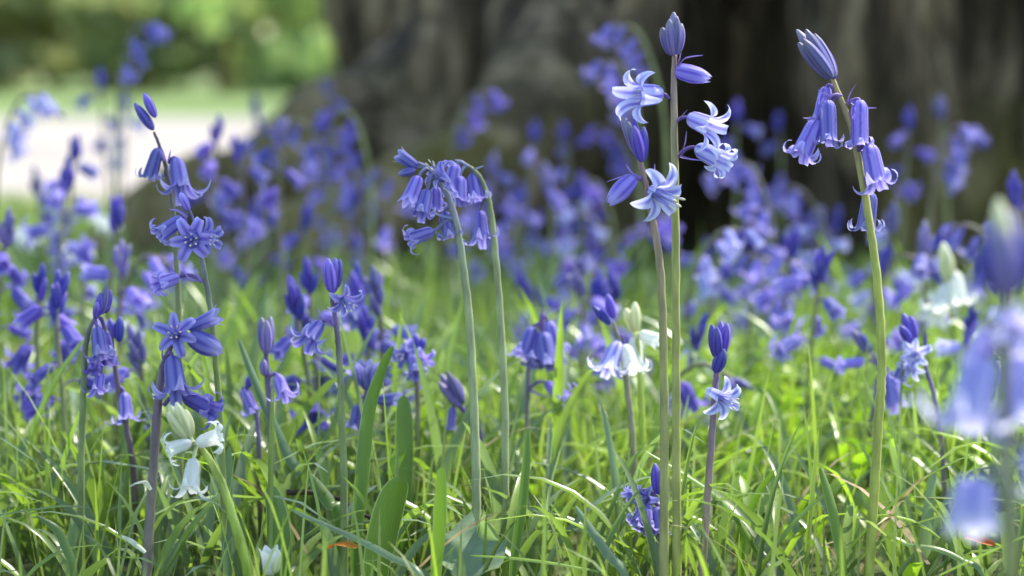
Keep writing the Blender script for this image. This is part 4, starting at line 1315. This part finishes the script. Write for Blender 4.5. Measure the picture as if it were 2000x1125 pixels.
def leaf_cloud(name, centres, count, size, cols, flat=0.5, seed=1):
    """many small leaf faces scattered through clumps (cx, cy, cz, rx, ry, rz): one crown"""
    g = np.random.default_rng(seed)
    c = np.array(centres)
    vol = (c[:, 3] * c[:, 4] * c[:, 5]) ** (2 / 3)
    idx = g.choice(len(c), count, p=vol / vol.sum())
    d = g.normal(size=(count, 3))
    d /= np.linalg.norm(d, axis=1)[:, None]
    d *= (g.random(count) ** 0.45)[:, None]
    P = c[idx, :3] + d * c[idx, 3:6]
    a = g.normal(size=(count, 3))
    a[:, 2] *= flat
    a /= np.linalg.norm(a, axis=1)[:, None]
    b = np.cross(a, g.normal(size=(count, 3)))
    b /= np.linalg.norm(b, axis=1)[:, None]
    sz = size * g.uniform(0.6, 1.3, count)[:, None]
    nn = np.cross(a, b)
    V = np.stack([P - a * sz, P + b * sz * 0.5 + nn * sz * .15, P + a * sz, P - b * sz * 0.5 + nn * sz * .15], axis=1).astype(np.float32)
    me = bpy.data.meshes.new(name)
    me.vertices.add(count * 4)
    me.vertices.foreach_set("co", V.ravel())
    me.loops.add(count * 4)
    me.loops.foreach_set("vertex_index", np.arange(count * 4, dtype=np.int32))
    me.polygons.add(count)
    me.polygons.foreach_set("loop_start", np.arange(0, count * 4, 4, dtype=np.int32))
    at = me.attributes.new("col", "FLOAT_COLOR", "POINT")
    cc = np.ones((count, 4, 4), dtype=np.float32)
    pc = np.array(cols)
    cl_i = g.integers(0, len(pc), len(c))[idx]
    t = g.random(count)[:, None]
    cc[..., :3] = (pc[cl_i] * (1 - t * .5) + pc[g.integers(0, len(pc), count)] * t * .5)[:, None, :]
    at.data.foreach_set("color", cc.ravel())
    me.update(calc_edges=True)
    return me


# limbs and crown of the old tree (high above the picture; it dapples the sun)
for (ax_, ay_, az_) in ((2.2, 1.2, 8.0), (-1.6, 1.0, 8.2), (0.4, -1.8, 8.5)):
    lm = MB()
    lp = catmull([(0, 0, 5.6), (ax_ * 0.35, ay_ * 0.35, 6.6), (ax_, ay_, az_)], 6)
    tube(lm, lp, [0.3 - 0.2 * i / len(lp) for i in range(len(lp))], [(1, 1, 1)] * len(lp), 12)
    link("limb", lm.mesh("limb"), M["bark"], tree)
cents = []
for i in range(22):
    a = rng.uniform(0, 6.28)
    rr = 3.4 * math.sqrt(rng.random())
    cents.append((rr * math.cos(a), rr * math.sin(a) + 0.5, rng.uniform(6.6, 9.5), rng.uniform(.5, 1.0), rng.uniform(.5, 1.0), rng.uniform(.4, .8)))
# unseen leaf clumps added up-sun to shade the left foreground and middle ground
for (sx, sy, rad) in ((-0.16, 1.28, 0.16), (-0.30, 1.42, 0.16), (-0.10, 1.55, 0.13), (-0.02, 1.40, 0.07), (-0.34, 1.12, 0.2), (0.02, 2.15, 0.22), (0.22, 2.5, 0.26), (-0.22, 2.35, 0.24), (0.0, 2.75, 0.3), (0.45, 2.9, 0.3)):
    q = Vector((sx, sy, 0.12)) + to_sun * (5.6 / to_sun.z) - Vector((TX, TY, 0))
    for j in range(2):
        cents.append((q.x, q.y, q.z, rad, rad, rad * 0.7))
link("crown", leaf_cloud("crown", cents, 4600, 0.06, [(0.06, 0.11, 0.02), (0.09, 0.15, 0.02)], 0.5, 5), M["foliage"], tree)


# ------------------------------------------------------------------ shrubs and trees beyond the path
def shrub(label, x, y, rx, rz, cols, count, size, seed, name="shrub", z0=0.12, trunkr=0.06, cat="shrub", nclump=20):
    r = random.Random(seed)
    t = thing(name, (x, y, 0), label, cat)
    cs = []
    for i in range(nclump):
        a = r.uniform(0, 6.28)
        q = math.sqrt(r.random())
        z = r.uniform(z0, rz)
        cs.append((q * rx * math.cos(a), q * rx * 0.7 * math.sin(a), z, r.uniform(.25, .5) * rx * .8, r.uniform(.25, .5) * rx * .7, r.uniform(.18, .34) * rz * .6))
    link("crown", leaf_cloud("crown", cs, count, size, cols, 0.6, seed), M["foliage"], t)
    mb = MB()
    for k in range(4):
        a = r.uniform(0, 6.28)
        p = catmull([(0, 0, -0.05), (0.1 * rx * math.cos(a), 0.1 * rx * math.sin(a), rz * .3), (0.45 * rx * math.cos(a), .4 * rx * math.sin(a), rz * .85)], 5)
        tube(mb, p, [trunkr * (1 - 0.8 * i / len(p)) for i in range(len(p))], [(1, 1, 1)] * len(p), 8)
    link("trunk", mb.mesh("trunk"), M["farbark"], t)
    return t


DK = [(0.32, 0.37, 0.18), (0.36, 0.41, 0.20), (0.42, 0.47, 0.24)]
OL = [(0.40, 0.41, 0.22), (0.45, 0.46, 0.25), (0.37, 0.38, 0.20)]
BR = [(0.40, 0.50, 0.21), (0.48, 0.56, 0.26), (0.36, 0.46, 0.18)]
shrub("dark olive hedge shrub at far left beyond the lawn", -5.6, 28, 1.5, 1.25, OL, 2400, 0.11, 21)
shrub("brownish-green hedge shrub beyond the lawn, behind the highest left bluebell", -4.0, 27.5, 1.3, 1.3, OL, 2400, 0.11, 22)
shrub("mid-green hedge shrub beyond the lawn, between the brownish and the bright ones", -2.75, 27, 1.2, 1.3, DK, 2200, 0.11, 23)
shrub("bright green hedge shrub beyond the lawn, closest to the trunk's left edge", -1.5, 26, 1.3, 1.3, BR, 2200, 0.11, 24)
for i, xx in enumerate((-9.5, -8, 0.4, 2.2, 4.0, 6.0, 8.0)):
    shrub("dense hedge shrub standing outside the picture beyond the lawn", xx, 28 + (i % 3), 1.4, 3.2, DK, 1800, 0.16, 40 + i)["group"] = "hedge shrubs out of view"
shrub("tall backing shrub behind the hedge, seen only as dark mass", -5, 31, 2.6, 1.5, OL, 3600, 0.13, 31)
shrub("second tall backing shrub behind the hedge, nearer the trunk", -1.2, 31, 2.6, 1.5, BR, 3600, 0.13, 32)
shrub("leafy bright sapling on the lawn, left of the trunk edge", -1.05, 16.5, 0.8, 1.3, BR, 700, 0.07, 33, "sapling", 0.3, 0.02, "sapling", 12)
# ------------------------------------------------------------------ light
sun = bpy.data.lights.new("sun", "SUN")
sun.energy = 3.0
sun.angle = R(0.6)
sun.color = (1.0, 0.95, 0.86)
so = bpy.data.objects.new("sun", sun)
col.objects.link(so)
so.rotation_euler = (-to_sun).to_track_quat("-Z", "Y").to_euler()
so.location = (2, 3, 12)
world = bpy.data.worlds.new("World")
scene.world = world
world.use_nodes = True
wn = world.node_tree
bg = wn.nodes["Background"]
sky = wn.nodes.new("ShaderNodeTexSky")
sky.sky_type = "NISHITA"
sky.sun_disc = False
sky.sun_elevation = EL
sky.sun_rotation = AZ
wn.links.new(sky.outputs[0], bg.inputs[0])
bg.inputs[1].default_value = 0.15

scene.view_settings.view_transform = "Standard"
scene.view_settings.look = "None"
scene.view_settings.exposure = 1.76
scene.view_settings.gamma = 1
scene.render.engine = "CYCLES"
scene.cycles.use_denoising = True
scene.cycles.max_bounces = 8
scene.cycles.transmission_bounces = 4
scene.cycles.sample_clamp_indirect = 6
